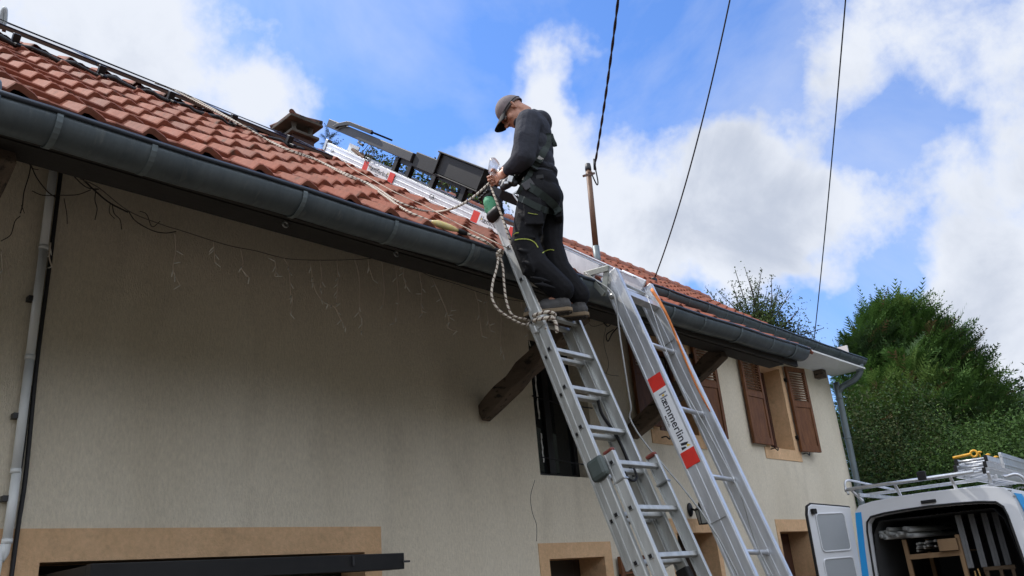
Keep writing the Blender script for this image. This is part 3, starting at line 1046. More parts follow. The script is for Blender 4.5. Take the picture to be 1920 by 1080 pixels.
X0 = LX0 - .012
ka = onX((1137, 504), X0); kb = onX((1100, 514), X0); kc = onX((1135, 533), X0); kd = onX((1132, 549), X0); ke = onX((1106, 520), X0)
for a_ in ((ka, kb, .045, -.006), (ka, kd, .05, .002), (ke, kd, .04, -.016)):
    m = MB(); bs = link(m, *a_); kp = m.build('knee_plate', 'kneesteel', lift, bevel=.003)
    for q, n in bs:
        m = MB(); m.lathe(q, n, [(.001, 0), (.013, 0), (.013, .014), (.02, .014), (.02, .02), (.001, .02)], 8); m.build('bolt', 'steel', kp)
m = MB()
m.lathe(onX((1149, 556), X0 - .008), (1, 0, 0), [(.012, -.02), (.024, -.012), (.024, .0), (.012, .008)], 14); m.build('eye_bolt', 'steel', lift)
m = MB()
kr0 = rp(LX1 - .03, sK + .16, .10); kr1 = KL + u_l * (LW - .04)
m.obox((kr0 + kr1) / 2 + A(0, .03, .02), (A(1, 0, 0), ES, NR), (.012, .26, .15)); m.build('knee_plate', 'alu', lift, bevel=.02)
for px in ((1186, 535), (1203, 544)):
    m = MB(); c = onX(px, LX0 + .27)
    m.lathe(c, (1, 0, 0), [(.002, -.022), (.042, -.022), (.046, -.018), (.036, -.012), (.036, .012), (.046, .018), (.042, .022), (.002, .022)], 18)
    m.lathe(c, (1, 0, 0), [(.001, -.03), (.012, -.03), (.012, .03), (.001, .03)], 8)
    m.build('pulley', 'steel', lift)
m = MB(); m.bar(onX((1168, 533), LX0 + .30), onX((1210, 552), LX0 + .40), .05, .03, NR); m.build('pulley_bracket', 'steel', lift, bevel=.005)
m = MB(); a = KL - d_l * .20 + u_l * .01; b = KL - d_l * .20 + u_l * (LW - .01)
m.obox((a + b) / 2 + n_l * .03, (u_l, d_l, n_l), (LW - .02, .05, .06)); m.build('cross_bar', 'alu', lift, bevel=.003)


# maker's stickers with their lettering
def sticker(pA, pB, ea, eb, nrmv, wid, parent, flip=False):
    """white sticker from pA to pB (centre line), red ends; ea along, eb letter-up, raised along nrmv"""
    m = MB(); Ln = np.linalg.norm(pB - pA)
    z1 = nrmv * .0012; z2 = nrmv * .0020
    def P(a, b, z): return pA + ea * a + eb * b + z
    rd_ = .16 * Ln
    for a0, a1, mi in ((0, rd_, 1), (rd_, Ln - rd_, 0), (Ln - rd_, Ln, 1)):
        m.quad(P(a0, -wid / 2, z1), P(a1, -wid / 2, z1), P(a1, wid / 2, z1), P(a0, wid / 2, z1), mi)
    h = wid * .62
    a = rd_ + wid * .28
    # two bars and a dot for the capital
    b0 = -wid * .20
    for da in (0, h * .42):
        m.quad(P(a + da, b0, z2), P(a + da + h * .15, b0, z2), P(a + da + h * .15, b0 + h * .84, z2), P(a + da, b0 + h * .84, z2), 3)
    m.quad(P(a + h * .19, b0 + h * .28, z2), P(a + h * .38, b0 + h * .28, z2), P(a + h * .38, b0 + h * .54, z2), P(a + h * .19, b0 + h * .54, z2), 4)
    a += h * .62
    avail = Ln - rd_ - a - wid * .62
    sc = avail / text_faces(MB(), 'æmmerlin', A(0, 0, 0), ea, eb, 1, 2)
    hh = h * 1.12
    text_faces(m, 'æmmerlin', P(a, b0, z2), ea * (sc / hh), eb, hh, 2, .012)
    # thin foot serifs
    text_faces(m, 'MAXIAL', P(rd_ + (Ln - 2 * rd_) * .40, -wid * .44, z2), ea * 1.25, eb, wid * .17, 2, .02)
    q = Ln - rd_ - wid * .52
    m.add([P(q, b0, z2), P(q + wid * .16, b0, z2), P(q + wid * .24, b0 + h * .55, z2), P(q + wid * .14, b0 + h * .85, z2), P(q + wid * .05, b0 + h * .4, z2)], [(0, 1, 2, 3, 4)], 2)
    m.add([P(q + wid * .24, b0 - .1 * h, z2), P(q + wid * .42, b0 - .1 * h, z2), P(q + wid * .40, b0 + h * .42, z2), P(q + wid * .30, b0 + h * .36, z2)], [(0, 1, 2, 3)], 2)
    m.add([P(q + wid * .2, b0 + h * .62, z2), P(q + wid * .36, b0 + h * .5, z2), P(q + wid * .38, b0 + h * .95, z2)], [(0, 1, 2)], 4)
    return m.build('sticker', ['stickerwhite', 'stickerred', 'ink', 'inkgrey', 'inkyellow'], parent)


def leg_t(px):
    best = min(np.arange(0, 3.4, .005), key=lambda t: abs(projy(KL - d_l * t) - px)); return best


def projy(P):
    q = RW.T @ (np.array(P, float) - CAMP); return 540 + F_PX * q[1] / q[2]


def projx(P):
    q = RW.T @ (np.array(P, float) - CAMP); return 960 - F_PX * q[0] / q[2]


ta, tb = leg_t(705), leg_t(872)
sticker(KL - d_l * ta - u_l * .0045, KL - d_l * tb - u_l * .0045, -d_l, n_l, -u_l, .112, legs[0])
ra = lift.children[0]
for pa_, pb_ in (((682, 310), (739, 336)), ((886, 404), (968, 440))):
    sa = rsh(onX(pa_, LX0))[0]; sb_ = rsh(onX(pb_, LX0))[0]
    sticker(rp(LX0 - .0075, sa, .098), rp(LX0 - .0075, sb_, .098), -ES, NR, A(-1, 0, 0), .100, ra)
sa = rsh(onX((805, 370), LX0))[0]
m = MB(); text_faces(m, 'GA', rp(LX0 - .009, sa, .075), -ES, NR, .06, 0, .01)
text_faces(m, 'GA', rp(LX0 - .009, rsh(onX((622, 280), LX0))[0], .075), -ES, NR, .055, 0, .01)
m.build('stencil_mark', 'ink', ra)

# carriage riding on the roof rails
car = thing('lift_carriage', 'long black carriage with open tray riding on the upper rails of the roof lift', 'carriage', rp(5.0, sK + 2, .2))


def cs(p): return rsh(onX(p, LX0 + .0))[0]


m = MB()
sA, sB, sC = cs((613, 228)), cs((771, 292)), cs((933, 356))
m.obox(rp(5.0, (sA + sB) / 2, .365), (UX, ES, NR), (.50, sA - sB, .095)); m.build('back_panel', 'darkgrey', car, bevel=.006)
m = MB(); m.obox(rp(4.99, (sB + sC) / 2, .362), (UX, ES, NR), (.40, sB - sC, .085)); m.obox(rp(4.99, sB - .4, .41), (UX, ES, NR), (.3, .5, .03)); m.obox(rp(4.99, (sB + cs((830, 300))) / 2 - .02, .362), (UX, ES, NR), (.44, sB - cs((830, 300)), .15)); m.build('platform_beam', 'black', car, bevel=.006)
m = MB()   # folded edge flap
q0, q1, q2 = cs((633, 246)), cs((653, 231)), cs((701, 249))
m.prism([rp(4.71, a_, h_) for a_, h_ in ((q0 + .10, .35), (q0 + .02, .40), (q1 + .0, .460), (q1 - .06, .468), (q2 + .03, .470), (q2, .455), (q2 + .01, .425), (q1 - .05, .425), (q0 - .02, .37), (q0 + .03, .335))], UX * .03)
m.obox(rp(4.86, (q1 + q2) / 2 - .02, .45), (UX, ES, NR), (.25, (q1 - q2) * .96, .02)); m.build('flap', 'black', car, bevel=.004)
m = MB()   # open tray
t0, t1 = cs((822, 300)), cs((903, 330))
m.obox(rp(4.76, (t0 + t1) / 2, .41), (UX, ES, NR), (.012, t0 - t1, .19))
for e in (.305, .515): m.obox(rp(4.85, (t0 + t1) / 2, e), (UX, ES, NR), (.22, t0 - t1 + .03, .014))
for e in (t0, t1): m.obox(rp(4.85, e, .41), (UX, ES, NR), (.22, .014, .21))
m.obox(rp(4.745, (t0 + t1) / 2, .515), (UX, ES, NR), (.05, t0 - t1 + .06, .016)); m.obox(rp(4.745, t0, .41), (UX, ES, NR), (.03, .03, .22))
m.build('tray', 'black', car, bevel=.004)
fr0, fr1 = cs((722, 288)), cs((880, 350))
for xx in (4.82, 5.16):
    m = MB(); m.obox(rp(xx, (fr0 + fr1) / 2 - .1, .295), (UX, ES, NR), (.05, fr0 - fr1 - .2, .06)); m.build('frame_bar', 'blackmetal', car, bevel=.003)
for px in ((732, 314), (757, 325), (803, 342), (860, 362)):
    s_ = cs(px)
    for xx in ((4.80,) if px[0] < 760 else (4.80, 5.16)):
        m = MB(); m.obox(rp(xx, s_, .235), (UX, ES, NR), (.05, .065, .16)); po = m.build('post', 'blackmetal', car, bevel=.004)
        w_ = MB(); w_.lathe(rp(xx - .04, s_ + .02, .185), (1, 0, 0), [(.006, -.014), (.026, -.014), (.030, 0), (.026, .014), (.006, .014)], 14); w_.build('wheel', 'pipe_grey' if px[0] < 760 and xx < 5 else 'blackmetal', po)
m = MB()
for h in (.215,): m.obox(rp(4.99, (fr0 + fr1) / 2 - .2, h), (ES, UX, NR), (fr0 - fr1 - .6, .03, .02))
m.build('tie_bar', 'blackmetal', car)
m = MB()
for (s0, r, dx) in ((cs((693, 292)), .07, 0), (cs((688, 280)), .09, .03), (cs((697, 296)), .055, -.01)):
    c = rp(4.73 + dx, s0, .22)
    m.tube([c + ES * math.cos(a) * r + NR * math.sin(a) * r * 1.1 + UX * .01 * math.sin(3 * a) for a in np.linspace(0, 2 * math.pi, 20)[:-1]], .0038, 6, closed=True)
m.tube(bez([rp(4.73, cs((684, 290)), .20), rp(4.725, cs((690, 306)), .13), rp(4.725, cs((702, 316)), .115), rp(4.728, cs((712, 320)), .125)], 5), .0032, 6)
m.build('cable_coil', 'cable', car)
m = MB(); m.obox(rp(4.80, cs((650, 288)), .20), (UX, ES, NR), (.01, .22, .10)); m.build('guard_plate', 'pipe_grey', car)
m = MB(); m.bar(rp(4.76, cs((655, 290)), .20), rp(4.76, cs((680, 302)), .165), .05, .03, NR); m.build('latch', 'polebrown', car, bevel=.004)
m = MB(); m.tube(bez([rp(4.76, cs((668, 268)), .30), rp(4.76, cs((672, 272)), .285), rp(4.76, cs((678, 272)), .29)], 3), .012, 8); m.build('clip', 'cable', car)

# orange strap and hauling lines on the right leg
m = MB()
o0 = [KL + u_l * (LW - .06) - d_l * t + n_l * (.07 + a) for t, a in ((.06, .0), (.25, .02), (.45, .02), (.7, .01), (.95, .0), (1.15, .0))]
pts = bez([p + u_l * b for p, b in zip(o0, (0, .0, -.005, -.02, -.02, .005))], 6)
wv_ = [.014 - .009 * (i / len(pts)) for i in range(len(pts))]
m.tube(pts, wv_, 6, flat=.25)
tag(m.build('strap', 'strap_orange'), 'orange tie strap hanging down the right leg of the roof lift', 'strap')
m = MB(); m.tube(bez([onX((1214, 556), 5.05), onX((1262, 690), 4.95), onX((1322, 800), 4.98), onX((1385, 920), 5.0), onX((1446, 1075), 5.05), A(5.05, 1.95, .3)], 6), .0035, 6)
tag(m.build('hoist_cable', 'steel'), 'thin steel hoist cable running down between the legs of the lift', 'cable')
m = MB(); m.tube(bez([onX((1098, 512), 4.72), onX((1120, 527), 4.71), onX((1143, 543), 4.71), onX((1154, 562), 4.70), onX((1161, 620), 4.70), onX((1170, 680), 4.66), onX((1183, 760), 4.66), onX((1196, 812), 4.66), A(4.66, 2.6, 1.6), A(4.66, 2.4, .05)], 6), .006, 8)
tag(m.build('cable', 'cablegrey'), 'grey cable hanging from the knee of the lift down its left leg', 'cable')

# ------------------------------------------------------------------ extending ladder
SC = .965
LA = CAMP + (A(3.872, 3.568, 4.077) - CAMP) * SC
dl = A(0, math.cos(1.242), math.sin(1.242)); nl = A(0, -math.sin(1.242), math.cos(1.242))   # nl points to the yard side
PIT = .28 * SC
lad = thing('ladder', 'scuffed aluminium extension ladder leaning on the gutter, a man standing on it', 'ladder', (3.95, 2.2, 0))


def section(x0, x1, ta, tb, off, part, stain=False, holes=True, rw=.075):
    """t = distance down from the top rung hole; off = distance out along nl"""
    sec = thing_part(part)
    for x, sg in ((x0, 1), (x1, -1)):
        p = LA - dl * ta + nl * off; q = LA - dl * tb + nl * off
        p = A(x, p[1], p[2]); q = A(x, q[1], q[2])
        m = MB(); c = (p + q) / 2; Ln = np.linalg.norm(q - p)
        m.obox(c + A(sg * .004, 0, 0), (dl, A(1, 0, 0), nl), (Ln, .006, rw))
        for e in (-1, 1):
            m.obox(c + nl * e * (rw / 2 - .003) + A(sg * .013, 0, 0), (dl, A(1, 0, 0), nl), (Ln, .026, .006))
            m.obox(c + nl * e * (rw / 2 - .009) + A(-sg * .0005, 0, 0), (dl, A(1, 0, 0), nl), (Ln, .005, .014))
        r_ = m.build('stile', 'alu_worn', sec, bevel=.0015)
        t = math.ceil(ta / PIT) * PIT
        k = 0
        while t < tb - .03:
            c = LA - dl * t + nl * off; c = A(x, c[1], c[2])
            mh = MB(); mh.obox(c + A(-sg * .0012, 0, 0), (dl, A(1, 0, 0), nl), (.030, .005, .030), 0)
            mh.obox(c + A(-sg * .0030, 0, 0), (dl, A(1, 0, 0), nl), (.021, .004, .021), 1)
            mh.build('rung_end', ['steel', 'void'], r_, bevel=.003)
            t += PIT; k += 1
    t = math.ceil(ta / PIT) * PIT
    while t < tb - .03:
        c = LA - dl * t + nl * off
        m = MB(); m.obox(A((x0 + x1) / 2, c[1], c[2]), (A(1, 0, 0), dl, nl), (x1 - x0 - .01, .028, .032)); m.build('rung', 'alu_worn', sec, bevel=.004)
        t += PIT
    return sec


def thing_part(name):
    o = bpy.data.objects.new(name, None); COL.objects.link(o); o.parent = lad; BASE[o.name] = BASE[lad.name]
    return o


LW2 = .44 * SC
x0 = LA[0]
flyend = PIT * 9.35
fly = section(x0, x0 + LW2, -.10, flyend, 0, 'fly_section')
t_low = PIT * 6.78
bas = section(x0 - .004 + .03, x0 + LW2 + .045, t_low, LA[2] / dl[2] - .02, .085, 'base_section')
mid = section(x0 + .055, x0 + LW2 - .01, PIT * 3.0, PIT * 9.0, -.078, 'middle_section')
for x in (x0 + .03, x0 + LW2 + .045):
    c = LA - dl * (t_low - .01) + nl * .085
    m = MB(); sg = 1 if x < x0 + .2 else -1
    m.obox(A(x + sg * .012, c[1], c[2]), (dl, A(1, 0, 0), nl), (.024, .034, .076)); m.build('end_cap', 'redplastic', bas, bevel=.012)
    c2 = LA - dl * (t_low + .17) + nl * .085
    m = MB(); m.obox(A(x + sg * .012, c2[1], c2[2]), (dl, A(1, 0, 0), nl), (.012, .04, .086)); m.build('collar', 'steel', bas, bevel=.003)
    c3 = A(x, 0, 0) + (LA - dl * (LA[2] / dl[2] - .03) + nl * .085) * A(0, 1, 1)
    m = MB(); m.obox(c3, (dl, A(1, 0, 0), nl), (.07, .04, .09)); m.build('rubber_foot', 'black', bas, bevel=.01)
c = LA - dl * (t_low + .06) + nl * .01
m = MB(); m.obox(A(x0 - .012, c[1], c[2]), (dl, A(1, 0, 0), nl), (.13, .05, .12)); m.build('guide_block', 'greenplastic', fly, bevel=.03)
c = LA - dl * (flyend + .0) + nl * 0
m = MB(); m.obox(A(x0 + LW2 - .015, c[1], c[2]), (dl, A(1, 0, 0), nl), (.10, .045, .085)); m.build('rubber_foot', 'black', fly, bevel=.012)
c = LA - dl * (PIT * 3.15) + nl * .0
m = MB(); m.obox(A(x0 - .004, c[1], c[2]), (dl, A(1, 0, 0), nl), (.14, .012, .082)); m.obox(A(x0 - .02, c[1], c[2]) - dl * .07 - nl * .03, (dl, A(1, 0, 0), nl), (.05, .03, .03)); m.build('collar', 'alu_worn', fly, bevel=.004)
m = MB()
cc = LA - dl * (PIT * 5.0) + nl * .0
hx = x0 + LW2 - .06
m.tube(bez([A(hx, cc[1], cc[2]) - dl * .02 - nl * .05, A(hx, cc[1], cc[2]) - dl * .12 - nl * .06, A(hx + .01, cc[1], cc[2]) - dl * .3 - nl * .03, A(hx + .01, cc[1], cc[2]) - dl * .55 - nl * .03], 6), .012, 8, flat=.4)
cc = LA - dl * (PIT * 7.0) + nl * .03
m.tube(bez([A(x0 + .20, cc[1], cc[2]) - dl * .02, A(x0 + .21, cc[1], cc[2]) - dl * .06, A(x0 + .25, cc[1], cc[2]) - dl * .075, A(x0 + .30, cc[1], cc[2]) - dl * .05, A(x0 + .31, cc[1], cc[2]) + dl * .01], 5), .007, 8)
m.build('hook', 'blackmetal', fly)

# ------------------------------------------------------------------ service mast and overhead wires
mast = thing('service_mast', 'brown painted electricity mast standing on the roof ridge, grey steel foot', 'mast', onY((1121, 492), 6.0))
b0 = onY((1121, 494), 6.0); b1 = onY((1117, 462), 6.0); b2 = onY((1103, 318), 6.0); b3 = onY((1102, 309), 6.0)
m = MB(); m.tube([b0 - (b1 - b0) * .6, b1], .047, 14); m.build('mast_foot', 'zinc_pale', mast)
m = MB(); m.tube([b1 - (b2 - b1) * .01, b2], [.041, .038], 14); m.build('pole', 'polebrown', mast)
m = MB(); m.tube([b2 - A(0, 0, .02), b2 + A(0, 0, .02), b3 + A(0, 0, .01), b3 + A(0, 0, .02)], [.044, .046, .038, .02], 14); m.build('pole_cap', 'darkgrey', mast)
m = MB(); bb = onY((1105, 328), 6.0); m.tube([bb, bb + A(0, 0, .035)], .05, 14); m.bar(onY((1094, 330), 5.97), onY((1114, 325), 5.97), .03, .03); m.build('bracket', 'polebrown', mast)


def wire(pts, r, label, mat='cable', extra=None):
    m = MB(); m.tube(pts, r, 6)
    if extra: extra(m)
    tag(m.build('overhead_wire', mat), label, 'wire', 'overhead wires above the house')


def sagline(a, b, sag, n=30): return [a + (b - a) * t - A(0, 0, sag * 4 * t * (1 - t)) for t in np.linspace(0, 1, n)]


w0 = onY((1115, 312), 5.97); e0 = far((1188, -260), 9.0)
base_ = sagline(w0, e0, .12, 60)
m = MB()
for ph in (0, math.pi):
    m.tube([p + A(math.cos(i * .9 + ph), math.sin(i * .9 + ph) * .4, 0) * .011 for i, p in enumerate(base_)], .0105, 6)
m.tube(bez([w0 + A(0, 0, .06), w0 + A(.01, 0, -.02), onY((1121, 340), 5.97), onY((1119, 346), 5.97), onY((1112, 332), 5.97), onY((1108, 322), 5.97)], 6), .011, 6)
m.tube([w0 - A(0, 0, .05), w0 + A(.004, 0, .12)], [.022, .013], 8)
tag(m.build('overhead_wire', 'cable'), 'twisted black overhead cable dropping to the brown roof mast', 'wire', 'overhead wires above the house')
a = onY((1228, 520), 6.2); m = MB()
wire(sagline(a, far((1402, -170), 11), .28), .011, 'thin overhead wire meeting the roof right of the mast')
a = onY((1526, 640), 9.5)
wire(sagline(a, far((1600, -180), 16), .12), .014, 'overhead wire farthest right, running down behind the roof end')
m = MB(); m.obox(onY((1225, 526), 6.15), np.eye(3), (.09, .09, .07)); tag(m.build('wire_anchor', 'blackmetal', bevel=.01), 'small black wire anchor on the tiles at the wire foot', 'anchor')

# ------------------------------------------------------------------ wall lantern
pbr('frost', (.50, .53, .51), (.38, .41, .39), 12, .35, trans=.3)
ln = thing('wall_lantern', 'small black lantern with glass panes on the wall above the lintel', 'lantern', (8.16, 5, 2.15))
m = MB()
m.ell((8.16, 4.99, 2.29), np.eye(3), (.05, .022, .075), 10)
m.tube(bez([A(8.16, 4.98, 2.30), A(8.15, 4.90, 2.27), A(8.13, 4.86, 2.31), A(8.12, 4.84, 2.34), A(8.12, 4.82, 2.345)], 5), .011, 8); m.build('bracket', 'blackmetal', ln)
lc = A(8.12, 4.815, 2.12)
m = MB()
hx = lambda r, z, n=6: [lc + A(math.cos(2 * math.pi * k / n) * r, math.sin(2 * math.pi * k / n) * r, z) for k in range(n)]
for k in range(6):
    m.tube([hx(.056, 0)[k], hx(.078, .15)[k]], .0055, 6)
m.tube(hx(.078, .15), .007, 6, closed=True); m.tube(hx(.056, 0), .007, 6, closed=True)
v = hx(.088, .155) + hx(.03, .20) + hx(.014, .235)
m.add(v, [(i, (i + 1) % 6, (i + 1) % 6 + 6, i + 6) for i in range(6)] + [(i + 6, (i + 1) % 6 + 6, (i + 1) % 6 + 12, i + 12) for i in range(6)] + [tuple(range(5, -1, -1)), tuple(range(12, 18))])
m.tube([lc + A(0, 0, .23), lc + A(0, 0, .285)], [.006, .003], 6)
m.build('cage', 'blackmetal', ln)
m = MB(); v = hx(.054, .003) + hx(.075, .148)
m.add(v, [(i, (i + 1) % 6, (i + 1) % 6 + 6, i + 6) for i in range(6)]); m.build('pane', 'frost', ln)
m = MB(); m.ell(lc + A(0, 0, .06), np.eye(3), (.018, .018, .04), 8); m.build('light_bulb', 'bulb', ln)

# ------------------------------------------------------------------ icicle light string under the eave
ls = thing('light_string', 'string of unlit white icicle lights and dry tendrils hanging under the eave', 'light string', onY((500, 470), 4.6))
YL = 4.70
MAINP = [(150, 335), (185, 352), (240, 395), (300, 420), (345, 434), (400, 452), (440, 463), (478, 470), (515, 480), (545, 486), (600, 488), (660, 487), (700, 484), (740, 478), (765, 492), (800, 515), (850, 531), (905, 550), (945, 560), (985, 566)]
mp = [onY(p, YL) for p in MAINP]
m = MB(); pbr('maincable', (.16, .135, .11), rough=.7)
m.tube(bez(mp, 6), .0032, 6); m.build('main_cable', 'maincable', ls)
m = MB()
for pts, r in ((((112, 316), (150, 333), (175, 355), (205, 380), (240, 398)), .009), (((130, 322), (160, 350), (185, 355)), .006), (((240, 395), (255, 415), (285, 432), (310, 437), (330, 434)), .006),
               (((300, 415), (285, 425), (275, 402), (262, 396)), .005), (((58, 308), (54, 330), (45, 360), (42, 385), (38, 400)), .006), (((58, 310), (70, 335), (90, 360), (105, 370)), .006),
               (((38, 405), (28, 415), (20, 440), (2, 452)), .005), (((40, 385), (46, 400)), .004), (((60, 358), (80, 366), (110, 366), (145, 365), (170, 356)), .005), (((120, 372), (125, 400), (126, 420)), .004),
               (((180, 355), (178, 375), (182, 392), (178, 412)), .005), (((210, 382), (214, 400), (225, 412), (228, 430)), .005), (((207, 380), (205, 398), (215, 410)), .004), (((55, 308), (62, 316), (72, 318)), .004)):
    m.tube(bez([onY(p, 4.93 if p[0] < 110 else YL + .1) for p in pts], 6), r * .55, 6)
m.build('dry_tendrils', 'twig', ls)
drops = [[(328, 437), (330, 470), (325, 505), (338, 535)], [(400, 453), (402, 468), (403, 492)], [(452, 466), (456, 495), (452, 502), (467, 520)], [(515, 482), (518, 505), (516, 518)],
         [(532, 484), (541, 500), (544, 530), (545, 550), (549, 562), (544, 588)], [(582, 490), (586, 520), (592, 545), (608, 567), (627, 575), (635, 590), (640, 600), (648, 614)],
         [(600, 488), (604, 520), (600, 540)], [(632, 487), (634, 520), (632, 555), (630, 575)], [(665, 487), (672, 510), (675, 545), (673, 585), (680, 600), (678, 620)],
         [(690, 485), (692, 500), (700, 525)], [(716, 484), (718, 515), (721, 545), (718, 572)], [(738, 480), (744, 520), (747, 560), (744, 585), (738, 606)], [(758, 490), (757, 520), (763, 538)],
         [(785, 505), (791, 540), (790, 570), (792, 588)], [(810, 520), (828, 560), (838, 585), (842, 602), (838, 610), (846, 618), (858, 620)], [(850, 532), (848, 565), (844, 590), (842, 602)],
         [(890, 545), (897, 570), (900, 600), (904, 630)], [(912, 553), (914, 590), (920, 620)], [(930, 556), (940, 600), (938, 640), (944, 665)], [(975, 560), (985, 600), (992, 640)],
         [(95, 455), (92, 480), (97, 500)], [(2, 470), (5, 505), (0, 540)], [(8, 480), (14, 500), (18, 520)]]
for d in drops:
    m = MB(); m.tube(bez([onY(p, YL if p[0] > 110 else 4.95) for p in d], 5), .0044, 5); m.build('drop_cable', 'lightwire', ls)
bl = []
for d in drops:
    P = bez([onY(p, YL if p[0] > 110 else 4.95) for p in d], 3)
    for i in range(1, len(P)):
        if rng.random() < .42 or i == len(P) - 1: bl.append(P[i])
bl = bl[:100]
proto = None
for c in bl:
    if proto is None:
        m = MB(); m.tube([A(0, 0, 0), A(0, 0, -.02), A(0, 0, -.036)], [.0045, .0052, .003], 6)
        o = m.build('bulb', 'bulb', ls); proto = o
        o.data.transform(Matrix.Translation(BASE[ls.name].tolist()))
    else:
        o = proto.copy(); COL.objects.link(o); o.parent = ls
    o.location = c - BASE[ls.name]
    o.rotation_euler = (rng.normal(0, .6), rng.normal(0, .75), rng.random() * 6)
    o.scale = (.8, .8, 1.35)
# round eave eyelets in the fascia
for px in ((535, 421), (743, 474)):
    pass

# black loose wires under the eave by the ladder
m = MB()
m.tube(bez([onY(p, 4.6) for p in ((1128, 600), (1140, 612), (1152, 600), (1160, 610), (1148, 625), (1140, 640), (1137, 628), (1150, 618))], 5), .006, 6)
m.tube(bez([onY(p, 4.6) for p in ((1132, 590), (1136, 606), (1146, 596), (1156, 598))], 5), .008, 6)
tag(m.build('cable', 'cable'), 'tangle of black cable ends under the eave beside the ladder', 'cable')

# ------------------------------------------------------------------ the man on the ladder
pbr('skin', (.52, .27, .18), (.44, .20, .13), 40, .5, 0, .1, 120)
pbr('hoodie', (.050, .053, .067), (.034, .037, .049), 9, .85, 0, .5, 13, spec=.2, bdist=.03)
pbr('trouser', (.006, .006, .0075), (.010, .010, .0125), 8, .8, 0, .4, 11, spec=.2, bdist=.03)
pbr('cap', (.20, .165, .17), (.155, .13, .135), 30, .85, 0, .2, 200)
pbr('capdark', (.016, .015, .016), rough=.8)
pbr('webbing', (.03, .043, .04), (.02, .03, .028), 60, .8)
pbr('piping', (.52, .60, .12), rough=.6)
pbr('shoe', (.085, .083, .082), (.05, .05, .052), 25, .8, 0, .3, 120)
pbr('sole', (.24, .175, .105), (.16, .12, .075), 20, .8)
pbr('soledark', (.02, .017, .015), (.05, .035, .025), 40, .8, 0, .6, 60)
pbr('glovegreen', (.10, .40, .22), (.07, .32, .17), 30, .7, 0, .3, 120)
pbr('plastic', (.85, .87, .90), rough=.18, trans=.75, alpha=.55)
pbr('hairdark', (.035, .025, .02), rough=.7)
ropem = pbr('rope', (.55, .48, .38), rough=.85)
_t = ropem.node_tree
_uv = _t.nodes.new('ShaderNodeUVMap'); _uv.uv_map = 'uv'
_sx = _t.nodes.new('ShaderNodeSeparateXYZ'); _t.links.new(_uv.outputs[0], _sx.inputs[0])


def rm(op, a, b):
    n = _t.nodes.new('ShaderNodeMath'); n.operation = op
    for i, v in enumerate((a, b)):
        if isinstance(v, (int, float)): n.inputs[i].default_value = v
        else: _t.links.new(v, n.inputs[i])
    return n.outputs[0]


_ph = rm('FRACT', rm('ADD', rm('MULTIPLY', _sx.outputs[0], 26.0), rm('MULTIPLY', _sx.outputs[1], 1.0)), 0)
_st = rm('GREATER_THAN', _ph, .70)
_mx = _t.nodes.new('ShaderNodeMix'); _mx.data_type = 'RGBA'
_mx.inputs['A'].default_value = (.62, .56, .47, 1); _mx.inputs['B'].default_value = (.10, .06, .045, 1)
_t.links.new(_st, _mx.inputs['Factor'])
_t.links.new(_mx.outputs['Result'], _t.nodes['Principled BSDF'].inputs['Base Color'])
_bp = _t.nodes.new('ShaderNodeBump'); _bp.inputs['Strength'].default_value = .8; _bp.inputs['Distance'].default_value = .006
_t.links.new(rm('PINGPONG', rm('MULTIPLY', _ph, 3.0), .5), _bp.inputs['Height'])
_t.links.new(_bp.outputs[0], _t.nodes['Principled BSDF'].inputs['Normal'])

VN = nrm(A(.774, .633, 0))
FW = A(-.633, .774, 0)          # the way he faces
LF = -VN                        # his left, the side we see
UP = A(0, 0, 1)
DM = 5.05


def mp(x, y, off=0.): return onpl((x, y), VN, DM - off)


man = None
HC = mp(961, 211, .0)
pit = R_(50)
fd = nrm(FW * math.cos(pit) - UP * math.sin(pit) + LF * .05)
hu = nrm(FW * math.sin(pit) + UP * math.cos(pit)); hu = nrm(hu - fd * (hu @ fd))
hl = np.cross(hu, fd)
if hl @ LF < 0: hl = -hl


def hp(f, l, u): return HC + fd * f + hl * l + hu * u


rung_y, rung_z = (LA - dl * PIT * 3)[1], (LA - dl * PIT * 3)[2] + .016
FF = nrm(A(-.58, .81, 0)); FS = A(-FF[1], FF[0], 0)    # foot direction and its left
feet = []
for xx in (3.885, 4.055):
    c = A(xx, rung_y - .015, rung_z)
    feet.append(c)
ankN = feet[0] - FF * .075 + UP * .115
ankF = feet[1] - FF * .075 + UP * .115

body = MB()
# head
body.ell(hp(-.012, 0, .032), (fd, hl, hu), (.096, .077, .098))
body.ell(hp(.022, 0, -.040), (fd, hl, hu), (.076, .064, .085))
body.ell(hp(.060, 0, -.098), (fd, hl, hu), (.030, .036, .026))
body.caps([hp(.092, 0, .012), hp(.103, 0, -.012), hp(.116, 0, -.032)], [.009, .012, .0165], 8)
body.ell(hp(.100, .013, -.036), (fd, hl, hu), (.012, .011, .009)); body.ell(hp(.100, -.013, -.036), (fd, hl, hu), (.012, .011, .009))
body.caps([hp(.082, -.04, .022), hp(.092, 0, .024), hp(.082, .04, .022)], [.012, .013, .012], 8)
body.caps([hp(.084, -.022, -.066), hp(.094, 0, -.063), hp(.084, .022, -.066)], [.007, .009, .007], 8)
body.caps([hp(.082, -.018, -.078), hp(.091, 0, -.077), hp(.082, .018, -.078)], [.007, .0095, .007], 8)
for s_ in (-1, 1):
    body.ell(hp(.055, .045 * s_, -.025), (fd, hl, hu), (.03, .022, .028))
    e = [hp(-.005 - .004, .078 * s_, -.028), hp(-.016, .084 * s_, -.004), hp(-.020, .087 * s_, .018), hp(-.006, .084 * s_, .028), hp(.006, .079 * s_, .016)]
    body.caps(e, [.008, .008, .009, .008, .006], 8)
    body.ell(hp(-.008, .077 * s_, 0), (fd, hl, hu), (.016, .007, .026), 8)
nb = mp(987, 226, 0)
